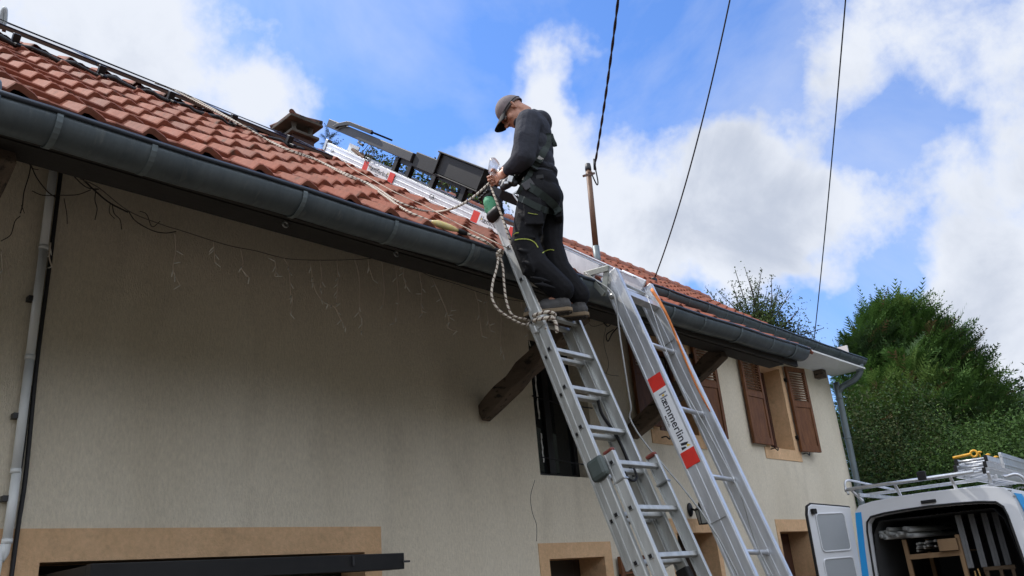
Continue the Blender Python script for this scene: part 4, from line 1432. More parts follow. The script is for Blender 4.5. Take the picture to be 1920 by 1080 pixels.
body.caps([hp(-.035, 0, -.01), hp(-.045, 0, -.075), nb, mp(996, 245, 0)], [.062, .058, .064, .08], 14)
# trunk and limbs under the clothes
body.ell(mp(1003, 258), (FW, LF, UP), (.09, .16, .16)); body.ell(mp(1006, 310), (FW, LF, UP), (.09, .14, .14)); body.ell(mp(1013, 350), (FW, LF, UP), (.10, .15, .11))
hipN, kneN = mp(1005, 362, .09), mp(985, 455, .10)
hipF, kneF = mp(1025, 366, -.09), mp(1030, 458, -.07)
body.caps([hipN, kneN, ankN], [.07, .052, .036]); body.caps([hipF, kneF, ankF], [.07, .052, .036])
body.caps([ankN, feet[0] + FF * .10 + UP * .035], [.034, .03]); body.caps([ankF, feet[1] + FF * .10 + UP * .035], [.034, .03])
shN, elN, wrN = mp(991, 229, .175), mp(983, 294, .215), mp(951, 321, .10)
shF, elF, wrF = mp(996, 233, -.18), mp(976, 300, -.20), mp(938, 330, -.04)
body.caps([mp(998, 233, 0), shN, elN, wrN], [.07, .055, .042, .029]); body.caps([mp(998, 233, 0), shF, elF, wrF], [.07, .055, .042, .029])


def hand(mb, w, fdir, up, sidev, curl, k=1.0):
    """palm with four unequal bent fingers and a thumb from its side. sidev = towards the thumb"""
    fdir = nrm(fdir); sidev = nrm(np.array(sidev) - fdir * (np.array(sidev) @ fdir)); pn = np.cross(fdir, sidev)
    if pn @ np.array(up) < 0: pn = -pn      # back of the hand
    pc = w + fdir * .048
    mb.ell(pc, (fdir, sidev, pn), (.050, .041, .019), 10)
    mb.caps([w - fdir * .02, w + fdir * .02], [.028, .029], 10)
    for i, (ln_, off) in enumerate(((.94, .030), (1.04, .010), (.98, -.010), (.78, -.029))):
        p = w + fdir * (.088 - abs(off - .008) * .12) + sidev * off
        pts = [p - fdir * .03, p]; a = curl * .5; q = p
        for sg_ in (.040, .026, .020):
            dv = fdir * math.cos(a) - pn * math.sin(a) + sidev * off * 1.2
            q = q + nrm(dv) * sg_ * ln_; pts.append(q); a += curl
        mb.caps(pts, [.010, .0102, .0092, .0084, .0072], 8)
    t0 = w + fdir * .022 + sidev * .032
    t1 = t0 + nrm(fdir * .55 + sidev * .75 - pn * .35) * .038
    t2 = t1 + nrm(fdir * .85 + sidev * .15 - pn * .5) * .030
    t3 = t2 + nrm(fdir * .8 - sidev * .25 - pn * .55) * .022
    mb.caps([t0, t1, t2, t3], [.0145, .0118, .0105, .0085], 8)


GRIP = mp(925, 336, .04)
hand(body, wrN, nrm(mp(932, 334, .045) - wrN), LF * .6 + UP * .5, UP * .75 + FW * .3 - LF * .3, R_(42))
hand(body, wrF, nrm(mp(922, 338, .0) - wrF), UP * .4 + FW * .6, UP * .7 + LF * .2, R_(46))
body_o = None
man_base = (feet[0] + feet[1]) / 2
raw = body.build('person_raw', 'skin', None, man_base)
md = raw.modifiers.new('r', 'REMESH'); md.mode = 'VOXEL'; md.voxel_size = .0042; md.use_smooth_shade = True
ms = raw.modifiers.new('s', 'SMOOTH'); ms.iterations = 4; ms.factor = .5
bpy.context.view_layer.update()
me = bpy.data.meshes.new_from_object(raw.evaluated_get(bpy.context.evaluated_depsgraph_get())); me.name = 'person'
me.materials.clear(); me.materials.append(MATS['skin']); me.polygons.foreach_set('use_smooth', [True] * len(me.polygons))
man = bpy.data.objects.new('person', me); COL.objects.link(man); man.location = raw.location
BASE['person'] = np.array(man_base, float)
bpy.data.objects.remove(raw)
tag(man, 'man in dark hoodie, black work trousers and cap, standing on the ladder with a rope', 'person')

# hoodie
h = MB()
h.ell(mp(1001, 254, .0), (nrm(FW + UP * .12), LF, UP), (.128, .20, .17), 16)
h.ell(mp(1004, 284, .0), (FW, LF, UP), (.126, .188, .15), 16)
h.ell(mp(1004, 308, .0), (FW, LF, UP), (.134, .188, .12), 16)
h.lathe(mp(1006, 329, .0), UP, [(.10, -.012), (.145, -.008), (.150, .02), (.12, .05)], 20)
h.caps([mp(1004, 240, -.14), mp(1002, 237, 0), mp(999, 236, .14)], [.085, .09, .085], 12)
h.caps([shN + A(0, 0, .005), mp(986, 262, .215), elN], [.086, .084, .078], 14)
h.caps([elN, mp(968, 309, .165), wrN + nrm(elN - wrN) * .02], [.078, .066, .045], 14)
h.caps([shF, mp(985, 268, -.215), elF], [.086, .084, .078], 14)
h.caps([elF, mp(957, 318, -.12), wrF + nrm(elF - wrF) * .02], [.070, .058, .043], 14)
# hood lying on the nape, collar round the neck
h.caps([mp(984, 217, .075), mp(1000, 213, .095), mp(1014, 221, .05), mp(1019, 226, 0), mp(1014, 222, -.06)], [.028, .036, .042, .045, .04], 12)
h.ell(mp(1013, 231, .0), (FW, LF, UP), (.085, .125, .075), 12)
h.caps([mp(972, 228, .05), mp(968, 232, 0), mp(975, 230, -.06)], [.03, .035, .03], 10)
# folds in the sleeve and at the waist
rg2 = np.random.default_rng(3)
for (a, b, r) in ((mp(975, 288, .262), mp(992, 282, .272), .014), (mp(973, 281, .255), mp(990, 272, .276), .012), (mp(978, 297, .262), mp(994, 297, .262), .013),
                  (mp(962, 305, .205), mp(974, 312, .215), .012), (mp(958, 310, .185), mp(968, 320, .185), .011), (mp(976, 262, .262), mp(986, 254, .285), .012),
                  (mp(1005, 300, .172), mp(1030, 312, .10), .014), (mp(1000, 316, .178), mp(1036, 322, .09), .015), (mp(1020, 280, .15), mp(1033, 296, .06), .013), (mp(1024, 262, .14), mp(1033, 272, .05), .012),
                  (mp(1002, 262, .215), mp(1010, 284, .175), .016), (mp(998, 240, .245), mp(1004, 258, .22), .014)):
    h.caps([a, (a + b) / 2 + LF * .006, b], [r * .55, r, r * .5], 8)
hood = voxel(h, 'hoodie', 'hoodie', man, .0065, 5)
# trousers
t = MB()
t.ell(mp(1012, 352, .0), (FW, LF, UP), (.135, .175, .125), 14)
t.ell(mp(1026, 368, .075), (FW, LF, UP), (.10, .095, .10), 12); t.ell(mp(1030, 370, -.075), (FW, LF, UP), (.10, .095, .10), 12)
t.lathe(mp(1006, 331, 0), UP, [(.10, -.03), (.138, -.02), (.142, .01), (.11, .025)], 20)
hemN = ankN + A(0, 0, .012); hemF = ankF + A(0, 0, .012)
t.caps([hipN, mp(994, 405, .105), kneN, mp(1003, 500, .10), hemN + UP * .03], [.114, .104, .096, .098, .086], 14)
t.caps([hipF, mp(1030, 410, -.08), kneF, mp(1044, 505, -.075), hemF + UP * .03], [.112, .100, .092, .094, .082], 14)
for (a, b, r) in ((mp(966, 440, .175), mp(1004, 446, .185), .014), (mp(968, 468, .185), mp(1006, 478, .18), .014), (mp(980, 490, .19), mp(1012, 508, .17), .015), (mp(996, 520, .185), mp(1030, 528, .165), .016), (mp(1004, 532, .18), mp(1040, 540, .16), .016),
                  (mp(984, 375, .20), mp(1020, 392, .185), .016), (mp(972, 400, .185), mp(992, 420, .20), .013), (mp(1010, 400, .17), mp(1016, 440, .14), .018), (mp(1018, 520, .02), mp(1056, 530, -.02), .016), (mp(1024, 488, .0), mp(1046, 498, -.02), .014), (mp(990, 478, .195), mp(1002, 512, .185), .012)):
    t.caps([a, (a + b) / 2 + LF * .006, b], [r * .5, r, r * .5], 8)
t.obox(mp(1000, 398, .195), (nrm(FW * .95 + UP * .1), UP, LF), (.12, .19, .035))     # thigh pocket
t.obox(mp(1047, 402, .03), (FW, UP, LF), (.05, .085, .10))                           # holster pocket behind
tr = voxel(t, 'trousers', 'trouser', man, .0065, 5)


def surf(o, P, dirv=LF, lift=.004):
    """first point of a garment met from the outside along -dirv"""
    P = np.array(P); b = BASE[man.name]
    for o_ in (o if isinstance(o, (list, tuple)) else [o]):
        hit, loc, no, ix = o_.ray_cast(Vector(P + dirv * .6 - b), Vector(-dirv))
        if hit: return np.array(loc) + b + dirv * lift
    return P


bpy.context.view_layer.update()
vdir = -nrm(ray((1005, 350)))


def onman(pts, off=.006, n=6):
    P = bez([mp(p[0], p[1], .1) for p in pts], n)
    res = []
    for p in P:
        d = nrm(CAMP - p); best = None
        for o_ in (hood, tr):
            b = BASE[man.name]
            hit, loc, no, ix = o_.ray_cast(Vector(p + d * .7 - b), Vector(-d))
            if hit:
                q = np.array(loc) + b
                if best is None or (q - p) @ d > (best - p) @ d: best = q
        res.append((best if best is not None else p) + d * off)
    return res


def ribbon(mb, pts, w, th=.004, m=0):
    pts = [np.array(p) for p in pts]
    k = len(pts); v = []
    for i in range(k):
        tg = nrm(pts[min(i + 1, k - 1)] - pts[max(i - 1, 0)]); d = nrm(CAMP - pts[i]); s_ = nrm(np.cross(tg, d))
        nn = np.cross(s_, tg)
        for a, b in ((-1, -1), (1, -1), (1, 1), (-1, 1)): v.append(pts[i] + s_ * a * w / 2 + nn * b * th / 2)
    f = [(i * 4 + j, i * 4 + (j + 1) % 4, (i + 1) * 4 + (j + 1) % 4, (i + 1) * 4 + j) for i in range(k - 1) for j in range(4)]
    f += [(3, 2, 1, 0), ((k - 1) * 4, (k - 1) * 4 + 1, (k - 1) * 4 + 2, (k - 1) * 4 + 3)]
    mb.add(v, f, m)


for pts in ([(965, 450), (976, 448), (992, 449), (1003, 455), (1009, 464)], [(963, 440), (967, 437), (972, 436)], [(1017, 474), (1024, 470), (1032, 468), (1039, 469)], [(990, 399), (1000, 401), (1008, 402)]):
    m = MB(); ribbon(m, onman(pts), .0055 if pts[0][1] != 399 else .003, .004); m.build('piping', 'piping', tr)
# harness
hs = MB()
ribbon(hs, onman([(1026, 250), (1027, 268), (1020, 284), (1010, 300), (1000, 318), (990, 336), (980, 352), (973, 366)], .01), .048, .006)
hs_o = hs.build('harness', 'webbing', man)
m = MB(); ribbon(m, onman([(962, 331), (975, 340), (990, 349), (1004, 357), (1022, 370), (1040, 386), (1048, 398)], .014), .05, .006); m.build('waist_strap', 'webbing', hs_o)
m = MB(); ribbon(m, onman([(970, 370), (985, 376), (1004, 386), (1024, 394), (1044, 398)], .010), .042, .006); m.build('leg_strap', 'webbing', hs_o)
m = MB(); ribbon(m, [mp(1033, 252, .04), mp(1036, 262, .05), mp(1040, 270, .05), mp(1041, 275, .045)], .03, .02); m.build('strap_end', 'webbing', hs_o, bevel=.006)
m = MB(); q = onman([(1009, 294), (1013, 297), (1018, 300)], .016); ribbon(m, q, .022, .006); m.build('size_tag', 'stickerwhite', hs_o)
bk = onman([(968, 362), (972, 367), (976, 372)], .022)
m = MB(); bx = nrm(mp(984, 360) - mp(966, 372)); by = nrm(mp(978, 378) - mp(965, 360)); bz_ = np.cross(bx, by)
for e, a_ in ((-1, by), (1, by)): m.obox(bk[6] + a_ * e * .030, (bx, by, bz_), (.055, .012, .014))
for e in (-1, 0, 1): m.obox(bk[6] + bx * e * .024, (bx, by, bz_), (.010, .07, .012))
m.build('buckle', 'steel', hs_o, bevel=.002)
m = MB(); q = onman([(984, 340), (990, 346), (997, 352)], .022)[6]; m.obox(q, (bx, by, bz_), (.075, .06, .010)); m.build('harness_plate', 'darkgrey', hs_o, bevel=.006)
m = MB(); q = onman([(1010, 332), (1014, 332)], .008); m.obox(q[3], (FW, UP, LF), (.05, .03, .01)); m.build('belt_clip', 'black', tr, bevel=.003)

# shoes
for k, c in enumerate(feet):
    m = MB()
    m.caps([c - FF * .085 + UP * .055, c - FF * .02 + UP * .055, c + FF * .07 + UP * .045, c + FF * .135 + UP * .038], [.046, .050, .052, .042], 12)
    m.caps([c - FF * .07 + UP * .05, c - FF * .075 + UP * .115], [.047, .049], 12)
    m.ell(c + FF * .02 + UP * .075, (FF, FS, UP), (.07, .035, .035), 10)
    sh_ = voxel(m, 'shoe', 'shoe', man, .005, 4)
    outl = [(a * 1.08, b * 1.15) for a, b in [(-.125, -.018), (-.125, .018), (-.10, .036), (-.03, .037), (.05, .046), (.12, .042), (.165, .022), (.175, 0), (.165, -.022), (.12, -.042), (.05, -.044), (-.03, -.036), (-.10, -.036)]]
    m = MB(); m.prism([c + FF * a + FS * b + UP * .002 for a, b in outl], UP * .026); so_ = m.build('sole', 'sole', sh_, bevel=.004)
    m = MB(); m.prism([c + FF * a * .95 + FS * b * .88 - UP * .003 for a, b in outl], UP * .005)
    for i in range(9): m.obox(c + FF * (-.11 + i * .032) - UP * .004, (nrm(FF + FS * .3), nrm(FS - FF * .3), UP), (.012, .06, .008))
    o_ = m.build('tread', 'soledark', sh_)
    m = MB()
    for i in range(4):
        a = c + FF * (.0 + .022 * i) + UP * (.105 - .012 * i)
        m.tube([a + FS * .024 - UP * .004, a + UP * .003, a - FS * .024 - UP * .004], .0032, 6)
    m.build('lace', 'darkgrey', sh_)

# cap
m = MB(); v = []; nA, nB = 12, 28
for i in range(nA + 1):
    th = R_(100) * i / nA
    for j in range(nB):
        a = 2 * math.pi * j / nB
        cut = 1.0 + .0 * math.cos(a)
        t_ = th * (1 - .16 * max(0, -math.cos(a)) * 0 + (.0))
        v.append(hp(-.012 + .107 * math.sin(t_) * math.cos(a), .087 * math.sin(t_) * math.sin(a), .030 + .100 * math.cos(t_) + .010 * max(0, -math.cos(a)) * (i / nA) * -1))
f = [(i * nB + j, (i + 1) * nB + j, (i + 1) * nB + (j + 1) % nB, i * nB + (j + 1) % nB) for i in range(nA) for j in range(nB)]
m.add(v, f, 0, True)
cp_ = m.build('cap', 'cap', man)
sd = cp_.modifiers.new('s', 'SOLIDIFY'); sd.thickness = .004; sd.offset = 1
m = MB(); v = []; ni, nj = 8, 14
for i in range(ni + 1):
    r = i / ni
    for j in range(nj + 1):
        b = R_(-62 + 124 * j / nj)
        l = math.sin(b) * (.086 + .0 * r)
        f0 = -.012 + .104 * math.cos(math.asin(min(1, l / .088)))
        f1 = f0 + .100 * r * math.cos(b) ** .6
        v.append(hp(f1, l, .028 - .012 * r - 5.2 * l * l * (.4 + .6 * r) + .012 * (1 - r)))
f = [(i * (nj + 1) + j, (i + 1) * (nj + 1) + j, (i + 1) * (nj + 1) + j + 1, i * (nj + 1) + j + 1) for i in range(ni) for j in range(nj)]
m.add(v, f, 0, True)
bo = m.build('brim', 'capdark', cp_); sd = bo.modifiers.new('s', 'SOLIDIFY'); sd.thickness = .005; sd.offset = 0
m = MB()
ban = [hp(-.012 + .109 * math.cos(a), .089 * math.sin(a), .026) for a in np.linspace(0, 2 * math.pi, 32)[:-1]]
m.tube(ban, .006, 6, closed=True); m.build('cap_band', 'capdark', cp_)
# spectacles
m = MB()
for s_ in (-1, 1):
    c = hp(.094, .034 * s_, .0)
    m.tube([c + hl * .024 * math.cos(a) + hu * .018 * math.sin(a) - fd * .010 * abs(math.cos(a)) * (1 if s_ * math.cos(a) > 0 else 0) for a in np.linspace(0, 2 * math.pi, 16)[:-1]], .0022, 6, closed=True)
    m.tube([hp(.084, .058 * s_, .004), hp(.05, .077 * s_, .006), hp(.0, .083 * s_, .010), hp(-.018, .086 * s_, .0)], .0024, 6)
m.tube([hp(.096, -.010, .004), hp(.100, 0, .007), hp(.096, .010, .004)], .002, 6)
m.build('spectacles', 'black', man)
for s_ in (-1, 1):
    m = MB(); m.ell(hp(.078, .031 * s_, .002), (fd, hl, hu), (.012, .013, .011), 8); m.build('eye', 'stickerwhite', man)

# ------------------------------------------------------------------ what he holds, the rope and small things
bag = MB()
vb = []; nb_ = 12
prof = [(329, .012), (322, .030), (314, .042), (306, .036), (300, .026), (296, .012)]
for i, (py, r) in enumerate(prof):
    c = mp(923 + (329 - py) * .12 + 3 * math.sin(i), py, .03)
    for j in range(nb_):
        a = 2 * math.pi * j / nb_
        rr = r * (1 + .22 * math.sin(3 * a + i) + .12 * math.sin(5 * a + 2 * i))
        vb.append(c + FW * rr * math.cos(a) + LF * rr * .6 * math.sin(a))
bag.add(vb, [(i * nb_ + j, i * nb_ + (j + 1) % nb_, (i + 1) * nb_ + (j + 1) % nb_, (i + 1) * nb_ + j) for i in range(5) for j in range(nb_)] + [tuple(range(5 * nb_, 6 * nb_))], 0, True)
tag(bag.build('plastic_bag', 'plastic'), 'clear crumpled plastic bag in the hands of the man', 'bag')
m = MB()
for k in range(7):
    m.ell(mp(951 + rg2.normal(0, 4), 343 + rg2.normal(0, 3.5), .13 + rg2.normal(0, .01)), (FW, LF, UP), (.028, .022, .025), 8)
m.caps([mp(960, 336, .12), mp(950, 345, .13), mp(944, 351, .13)], [.03, .036, .026], 10)
dv_ = thing('tool_pouch', 'grey metallic tool pouch hanging at the belt of the man', 'pouch', mp(951, 352, .12))
voxel(m, 'bag', 'darkgrey', dv_, .006, 2)
m = MB(); m.obox(mp(957, 336, .165), (nrm(FW + UP * .4), nrm(UP - FW * .4), LF), (.035, .05, .02)); m.obox(mp(949, 343, .175), (FW, UP, LF), (.03, .02, .012)); m.build('clasp', 'steel', dv_, bevel=.004)
m = MB(); m.tube(bez([mp(966, 331, .13), mp(960, 334, .15), mp(956, 340, .165)], 4), .008, 6); m.build('loop', 'webbing', dv_)

# rope
XR = x0 - .02


def onroof(p, h_=.075):
    return onpl(p, NR, NR @ P0 + h_)


def ladp(p, x=None): return onX(p, XR if x is None else x)


handp = mp(921, 340, .03)
r1 = [onroof((545, 282), .062), onroof((585, 296), .065), onroof((640, 322), .068), onroof((700, 349), .07), onroof((742, 376), .07), onroof((785, 393), .07), onroof((818, 397), .075)]
lastp = r1[-1]
mid1 = [onY((845, 392), 3.55), onY((872, 380), 3.5), onY((897, 362), 3.45)]
top2 = [pvpt(2.72, -.02, .055), pvpt(2.85, -.02, .05)]
m = MB()
path1 = [pvpt(2.45, .05, .05), pvpt(2.62, -.01, .05), onroof((455, 236), .12), onroof((490, 256), .07), onroof((520, 271), .062)] + r1 + mid1 + [handp]
m.tube(bez(path1, 10), .0082, 8)
down = [handp, ladp((921, 350)), ladp((929, 372), x0 - .045), ladp((940, 402), x0 - .035), ladp((953, 440), x0 - .03), ladp((972, 490), x0 + .03), ladp((990, 530), x0 + .03), ladp((1010, 572), x0 + .03), ladp((1019, 596), x0 + .03), ladp((1024, 618), x0 + .0)]
m.tube(bez(down, 8), .0082, 8)
rp0 = thing('rope', 'pale braided rope with brown flecks running over the tiles to the hands and ladder', 'rope', lastp)
m.build('line', 'rope', rp0)
m = MB()
kc_ = ladp((1020, 602), x0 + .0)
m.tube(bez([kc_ + A(.03, -.06, .01), kc_ + A(-.035, -.05, .0), kc_ + A(-.04, .05, .01), kc_ + A(.04, .05, .02), kc_ + A(.05, -.05, .03), kc_ + A(-.03, -.065, .035), kc_ + A(-.045, .04, .04), kc_ + A(.03, .05, .045)], 6), .0115, 8)
m.tube(bez([kc_ + A(.0, -.06, .02), kc_ + A(.02, -.075, -.03), kc_ + A(.03, -.07, -.09)], 6), .0115, 8)
m.build('knot', 'rope', rp0)
m = MB()
p2 = [pvpt(2.62, .05, .055), pvpt(2.78, -.01, .05), onroof((468, 243), .11), onroof((500, 262), .09), onroof((545, 284), .085), onroof((600, 304), .08), onroof((655, 332), .075), onroof((690, 346), .07), onroof((725, 370), .07), onroof((760, 394), .07), onroof((800, 412), .07), onroof((835, 424), .075), onroof((880, 440), .075), onroof((910, 453), .075), onY((928, 466), 3.40), onY((938, 474), 3.37)]
kg = onY((935, 476), 3.365)
lp = [kg, onY((932, 500), 3.345), onY((924, 530), 3.34), onY((922, 556), 3.33), onY((932, 578), 3.32), onY((952, 594), 3.31), onY((975, 606), 3.30), onY((989, 609), 3.29), onY((991, 600), 3.29), onY((972, 596), 3.30), onY((958, 588), 3.31), onY((949, 562), 3.32), onY((945, 530), 3.335), onY((943, 502), 3.35), onY((938, 482), 3.36), kg + A(.01, 0, .01)]
m.tube(bez(p2, 8), .0082, 8); m.tube(bez(lp, 8), .0082, 8)
m.tube(bez([kg + A(-.02, -.01, 0), kg + A(.01, -.02, .02), kg + A(.025, 0, 0), kg + A(0, .01, -.02), kg + A(-.02, -.01, 0)], 5), .012, 8)
o2 = m.build('rope', 'rope'); tag(o2, 'pale braided rope crossing the tiles and looping below the gutter left of the ladder', 'rope')
m = MB(); pr = bez(p2, 8); i0 = 8 * 11
m.tube(pr[i0 - 6:i0 + 5], [.008, .014, .019, .022, .022, .022, .022, .021, .020, .016, .010], 10)

pbr('tapey', (.75, .60, .16), (.62, .54, .34), 60, .5)
m.build('tape_wrap', 'tapey', o2)
m = MB(); m.tube(pr[i0 + 4:i0 + 8], [.012, .018, .017, .011], 10); m.build('tape_end', 'black', o2)
m = MB()
m.tube(bez([rp(LX0 + .03, cs((637, 300)), .06), onroof((655, 312), .08), onroof((690, 332), .08), onroof((740, 360), .082), onroof((800, 388), .082), onroof((850, 415), .082), onroof((900, 440), .082), onroof((945, 462), .082), onY((975, 474), 3.6)], 8), .003, 6)
pbr('cordbeige', (.50, .44, .36), rough=.8)
tag(m.build('cord', 'cordbeige'), 'thin pale cord lying along the tiles below the upper lift rail', 'cord')

# glove over the stile
gl = thing('work_glove', 'green and black work glove pulled over the top of the left ladder stile', 'glove', ladp((928, 400), x0))
gx = x0
g0 = LA + dl * .10
m = MB(); cx_ = A(gx, g0[1], g0[2])
dn = dl
m.caps([cx_ - dn * .055, cx_ + dn * .03, cx_ + dn * .075], [.042, .052, .040], 12)
m.ell(cx_ + dn * .0 + A(0, 0, 0), (nl, A(1, 0, 0), dn), (.062, .04, .075), 12)
voxel(m, 'palm', 'glovegreen', gl, .006, 3)
m = MB(); m.caps([cx_ + dn * .075 - nl * .03, cx_ + dn * .085 + nl * .005, cx_ + dn * .075 + nl * .035], [.03, .036, .03], 10)
for j in range(4):
    a = cx_ + dn * (.07 - .0 * j) + nl * (-.045 + .028 * j)
    m.caps([a, a + dn * .03 - A(.012, 0, 0), a + dn * .025 - A(.04, 0, 0) - nl * .0], [.015, .0145, .012], 8)
voxel(m, 'fingers', 'black', gl, .006, 3)
m = MB(); m.caps([cx_ - dn * .075 - nl * .02, cx_ - dn * .075 + nl * .03], [.048, .046], 12); m.caps([cx_ + nl * .05 + dn * .05, cx_ + nl * .066 - dn * .01, cx_ + nl * .07 - dn * .05], [.02, .022, .018], 8); voxel(m, 'cuff', 'black', gl, .006, 3)
m = MB(); m.ell(cx_ + dn * .075, (nl, A(1, 0, 0), dn), (.060, .042, .040), 12); voxel(m, 'knitted_back', 'black', gl, .006, 2)
for k_, (a_, b_, w_) in enumerate(((-.030, .03, .016), (-.008, .03, .018), (.014, .032, .012), (-.022, .005, .014), (.0, .006, .020), (.022, .008, .010), (-.01, -.022, .022))):
    m = MB(); m.ell(cx_ + A(-.038, 0, 0) + nl * a_ + dn * b_, (nl, A(1, 0, 0), dn), (w_ * .5, .006, .004), 6); m.build('print_mark', 'black', gl)
bpy.context.view_layer.update()

# ------------------------------------------------------------------ the van with its back open
pbr('vanwhite', (.74, .76, .79), (.68, .70, .735), 1.5, .28, 0, spec=.6)
pbr('vangrey', (.36, .385, .41), (.33, .355, .38), 2, .5)
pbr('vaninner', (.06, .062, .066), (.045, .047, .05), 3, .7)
pbr('vanblue', (.025, .38, .86), (.02, .33, .78), 2, .35)
pbr('pine', (.30, .19, .10), (.22, .135, .07), 5, .75, stretch=(1, 1, .2))
pbr('pvcgrey', (.20, .205, .21), (.14, .145, .15), 5, .6)
pbr('pinedark', (.12, .08, .045), (.09, .06, .035), 5, .8)
pbr('pvc', (.55, .56, .55), (.45, .46, .45), 6, .5)
VY = R_(3)
va = A(math.cos(VY), math.sin(VY), 0); vb_ = A(-math.sin(VY), math.cos(VY), 0); vz = A(0, 0, 1)
VO = A(10.2, 3.96, 0) - vb_ * .80


def V(a, b, z): return VO + va * a + vb_ * b + vz * z


van = thing('van', 'white work van with blue stripes and roof rack, its rear open beside the house', 'van', V(2.3, 0, 0))
outl = [(.93, .40), (.95, .9), (.93, 1.3), (.89, 1.75), (.855, 2.05), (.835, 2.16), (.78, 2.225), (.62, 2.255), (.3, 2.275), (0, 2.28)]
outl = outl + [(-b, z) for b, z in outl[::-1][1:]]
innl = [(.77, .52), (.785, .9), (.775, 1.3), (.75, 1.70), (.735, 1.92), (.715, 2.02), (.66, 2.075), (.50, 2.098), (.25, 2.11), (0, 2.115)]
innl = innl + [(-b, z) for b, z in innl[::-1][1:]]
m = MB(); n = len(outl)
v = [V(0, b, z) for b, z in outl] + [V(-.0, b, z) for b, z in innl] + [V(.09, b * .985, z - .01) for b, z in innl] + [V(.05, b * 1.0, z) for b, z in outl] + [V(4.4, b * .97, z * .995) for b, z in outl]
f = []
for i in range(n - 1):
    f += [(i, i + 1, n + i + 1, n + i), (n + i, n + i + 1, 2 * n + i + 1, 2 * n + i), (i + 1, i, 3 * n + i, 3 * n + i + 1), (3 * n + i + 1, 3 * n + i, 4 * n + i, 4 * n + i + 1)]
m.add(v, f, 0, False)
m.add([V(4.4, b * .97, z * .995) for b, z in outl], [tuple(range(n))])
body_v = m.build('body', 'vanwhite', van, bevel=.006)
m = MB()     # sloping bonnet and cab front
m.prism([V(4.4, .85, .4), V(4.4, .85, 2.0), V(5.0, .8, 1.35), V(5.6, .78, 1.15), V(5.75, .78, .4)], -vb_ * 1.66); m.build('cab', 'vanwhite', van, bevel=.03)
m = MB()
m.obox(V(2.3, 0, .36), (va, vb_, vz), (4.6, 1.7, .2)); m.build('chassis', 'black', van)
for a_ in (.85, 4.4):
    for b_ in (.80, -.80):
        m = MB(); m.lathe(V(a_, b_, .33), vb_, [(.02, -.1), (.30, -.1), (.335, -.06), (.335, .06), (.30, .1), (.02, .1)], 24); wh = m.build('wheel', 'black', van)
        m = MB(); m.lathe(V(a_, b_ * 1.02, .33), vb_, [(.01, -.10), (.2, -.10), (.2, .10), (.01, .10)], 16); m.build('rim', 'steel', wh)
# rubber seal round the opening
m = MB(); m.tube([V(-.006, b * 1.012, z + .008) for b, z in innl], .012, 8); m.build('door_seal', 'black', van)
# load space
m = MB()
q = [(.74, .55), (.74, 1.5), (.69, 1.9), (.6, 2.03), (-.6, 2.03), (-.69, 1.9), (-.74, 1.5), (-.74, .55)]
v = [V(.06, b, z) for b, z in q] + [V(2.7, b, z) for b, z in q]
k = len(q)
m.add(v, [(i, (i + 1) % k, (i + 1) % k + k, i + k) for i in range(k)] + [tuple(range(k, 2 * k))[::-1]])
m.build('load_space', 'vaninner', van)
m = MB(); m.obox(V(-.012, 0, 2.175), (vb_, va, vz), (.16, .03, .035)); m.build('brake_light', 'black', van, bevel=.006)
# blue vinyl
m = MB(); v = []
for z, b0, b1 in ((1.05, .865, .948), (1.30, .850, .930), (1.75, .812, .883), (2.05, .775, .852), (2.15, .765, .835)): v += [V(-.004, b0, z), V(-.004, b1, z)]
m.add(v, [(2 * i, 2 * i + 1, 2 * i + 3, 2 * i + 2) for i in range(4)])
m.build('stripe', 'vanblue', van)
m = MB(); 


def side(a, t):      # point on the right flank: t 0 low .. 1 top
    k_ = t * (len(outl) // 2)
    i = int(min(k_, len(outl) // 2 - 1)); fr = k_ - i
    b = outl[::-1][i][0] * (1 - fr) + outl[::-1][i + 1][0] * fr; z = outl[::-1][i][1] * (1 - fr) + outl[::-1][i + 1][1] * fr
    sc = 1 - .03 * a / 4.4
    return V(a, b * sc - .006, z)


for a0, sl_, wd in ((.13, .5, .46), (.74, .6, .2)):
    v = []
    for i in range(9):
        t = .06 + i / 8 * .5
        v += [side(a0 + sl_ * (1 - i / 8) ** 1.5, t), side(a0 + wd + sl_ * (1 - i / 8) ** 1.5, t)]
    m.add(v, [(2 * i, 2 * i + 1, 2 * i + 3, 2 * i + 2) for i in range(8)])
m.build('stripe', 'vanblue', van)
m = MB()
for i in range(4):
    m.quad(side(.10 + .0 * i, .18 + i * .03), side(.16, .18 + i * .03), side(.16, .195 + i * .03), side(.10, .195 + i * .03))
m.build('side_marking', 'inkgrey', van)
m = MB(); m.quad(side(.09, .30), side(.15, .30), side(.15, .345), side(.09, .345)); m.build('side_emblem', 'strap_yellow', van)
m = MB()
for zt in (.52, .60): m.obox(side(.05, zt), (va, vb_, vz), (.10, .02, .012))
m.build('door_hinge', 'vangrey', van)
# left rear door swung open
th = R_(70)
dd = nrm(vb_ * math.cos(th) - va * math.sin(th)); dn_ = nrm(np.cross(dd, vz))       # dd away from the hinge
if dn_ @ va > 0: dn_ = -dn_                                                         # inner face looks to the yard
HO = V(-.02, .93, 0)


def D(u, z, o=0): return HO + dd * u + vz * z + dn_ * o


DW = .70
do = [(.0, .45), (.0, 1.2), (-.02, 1.7), (-.05, 2.14), (-.06, 2.22), (.10, 2.235), (DW - .10, 2.275), (DW - .04, 2.25), (DW - .01, 2.16), (DW, 1.7), (DW + .01, 1.2), (DW + .01, .45)]
m = MB(); m.prism([D(u, z, -.03) for u, z in do], dn_ * .055); dr = m.build('rear_door', 'vanwhite', van, bevel=.012)
m = MB(); m.tube([D(u, z, 0) for u, z in do[4:]], .018, 8); m.build('door_seal', 'black', dr)


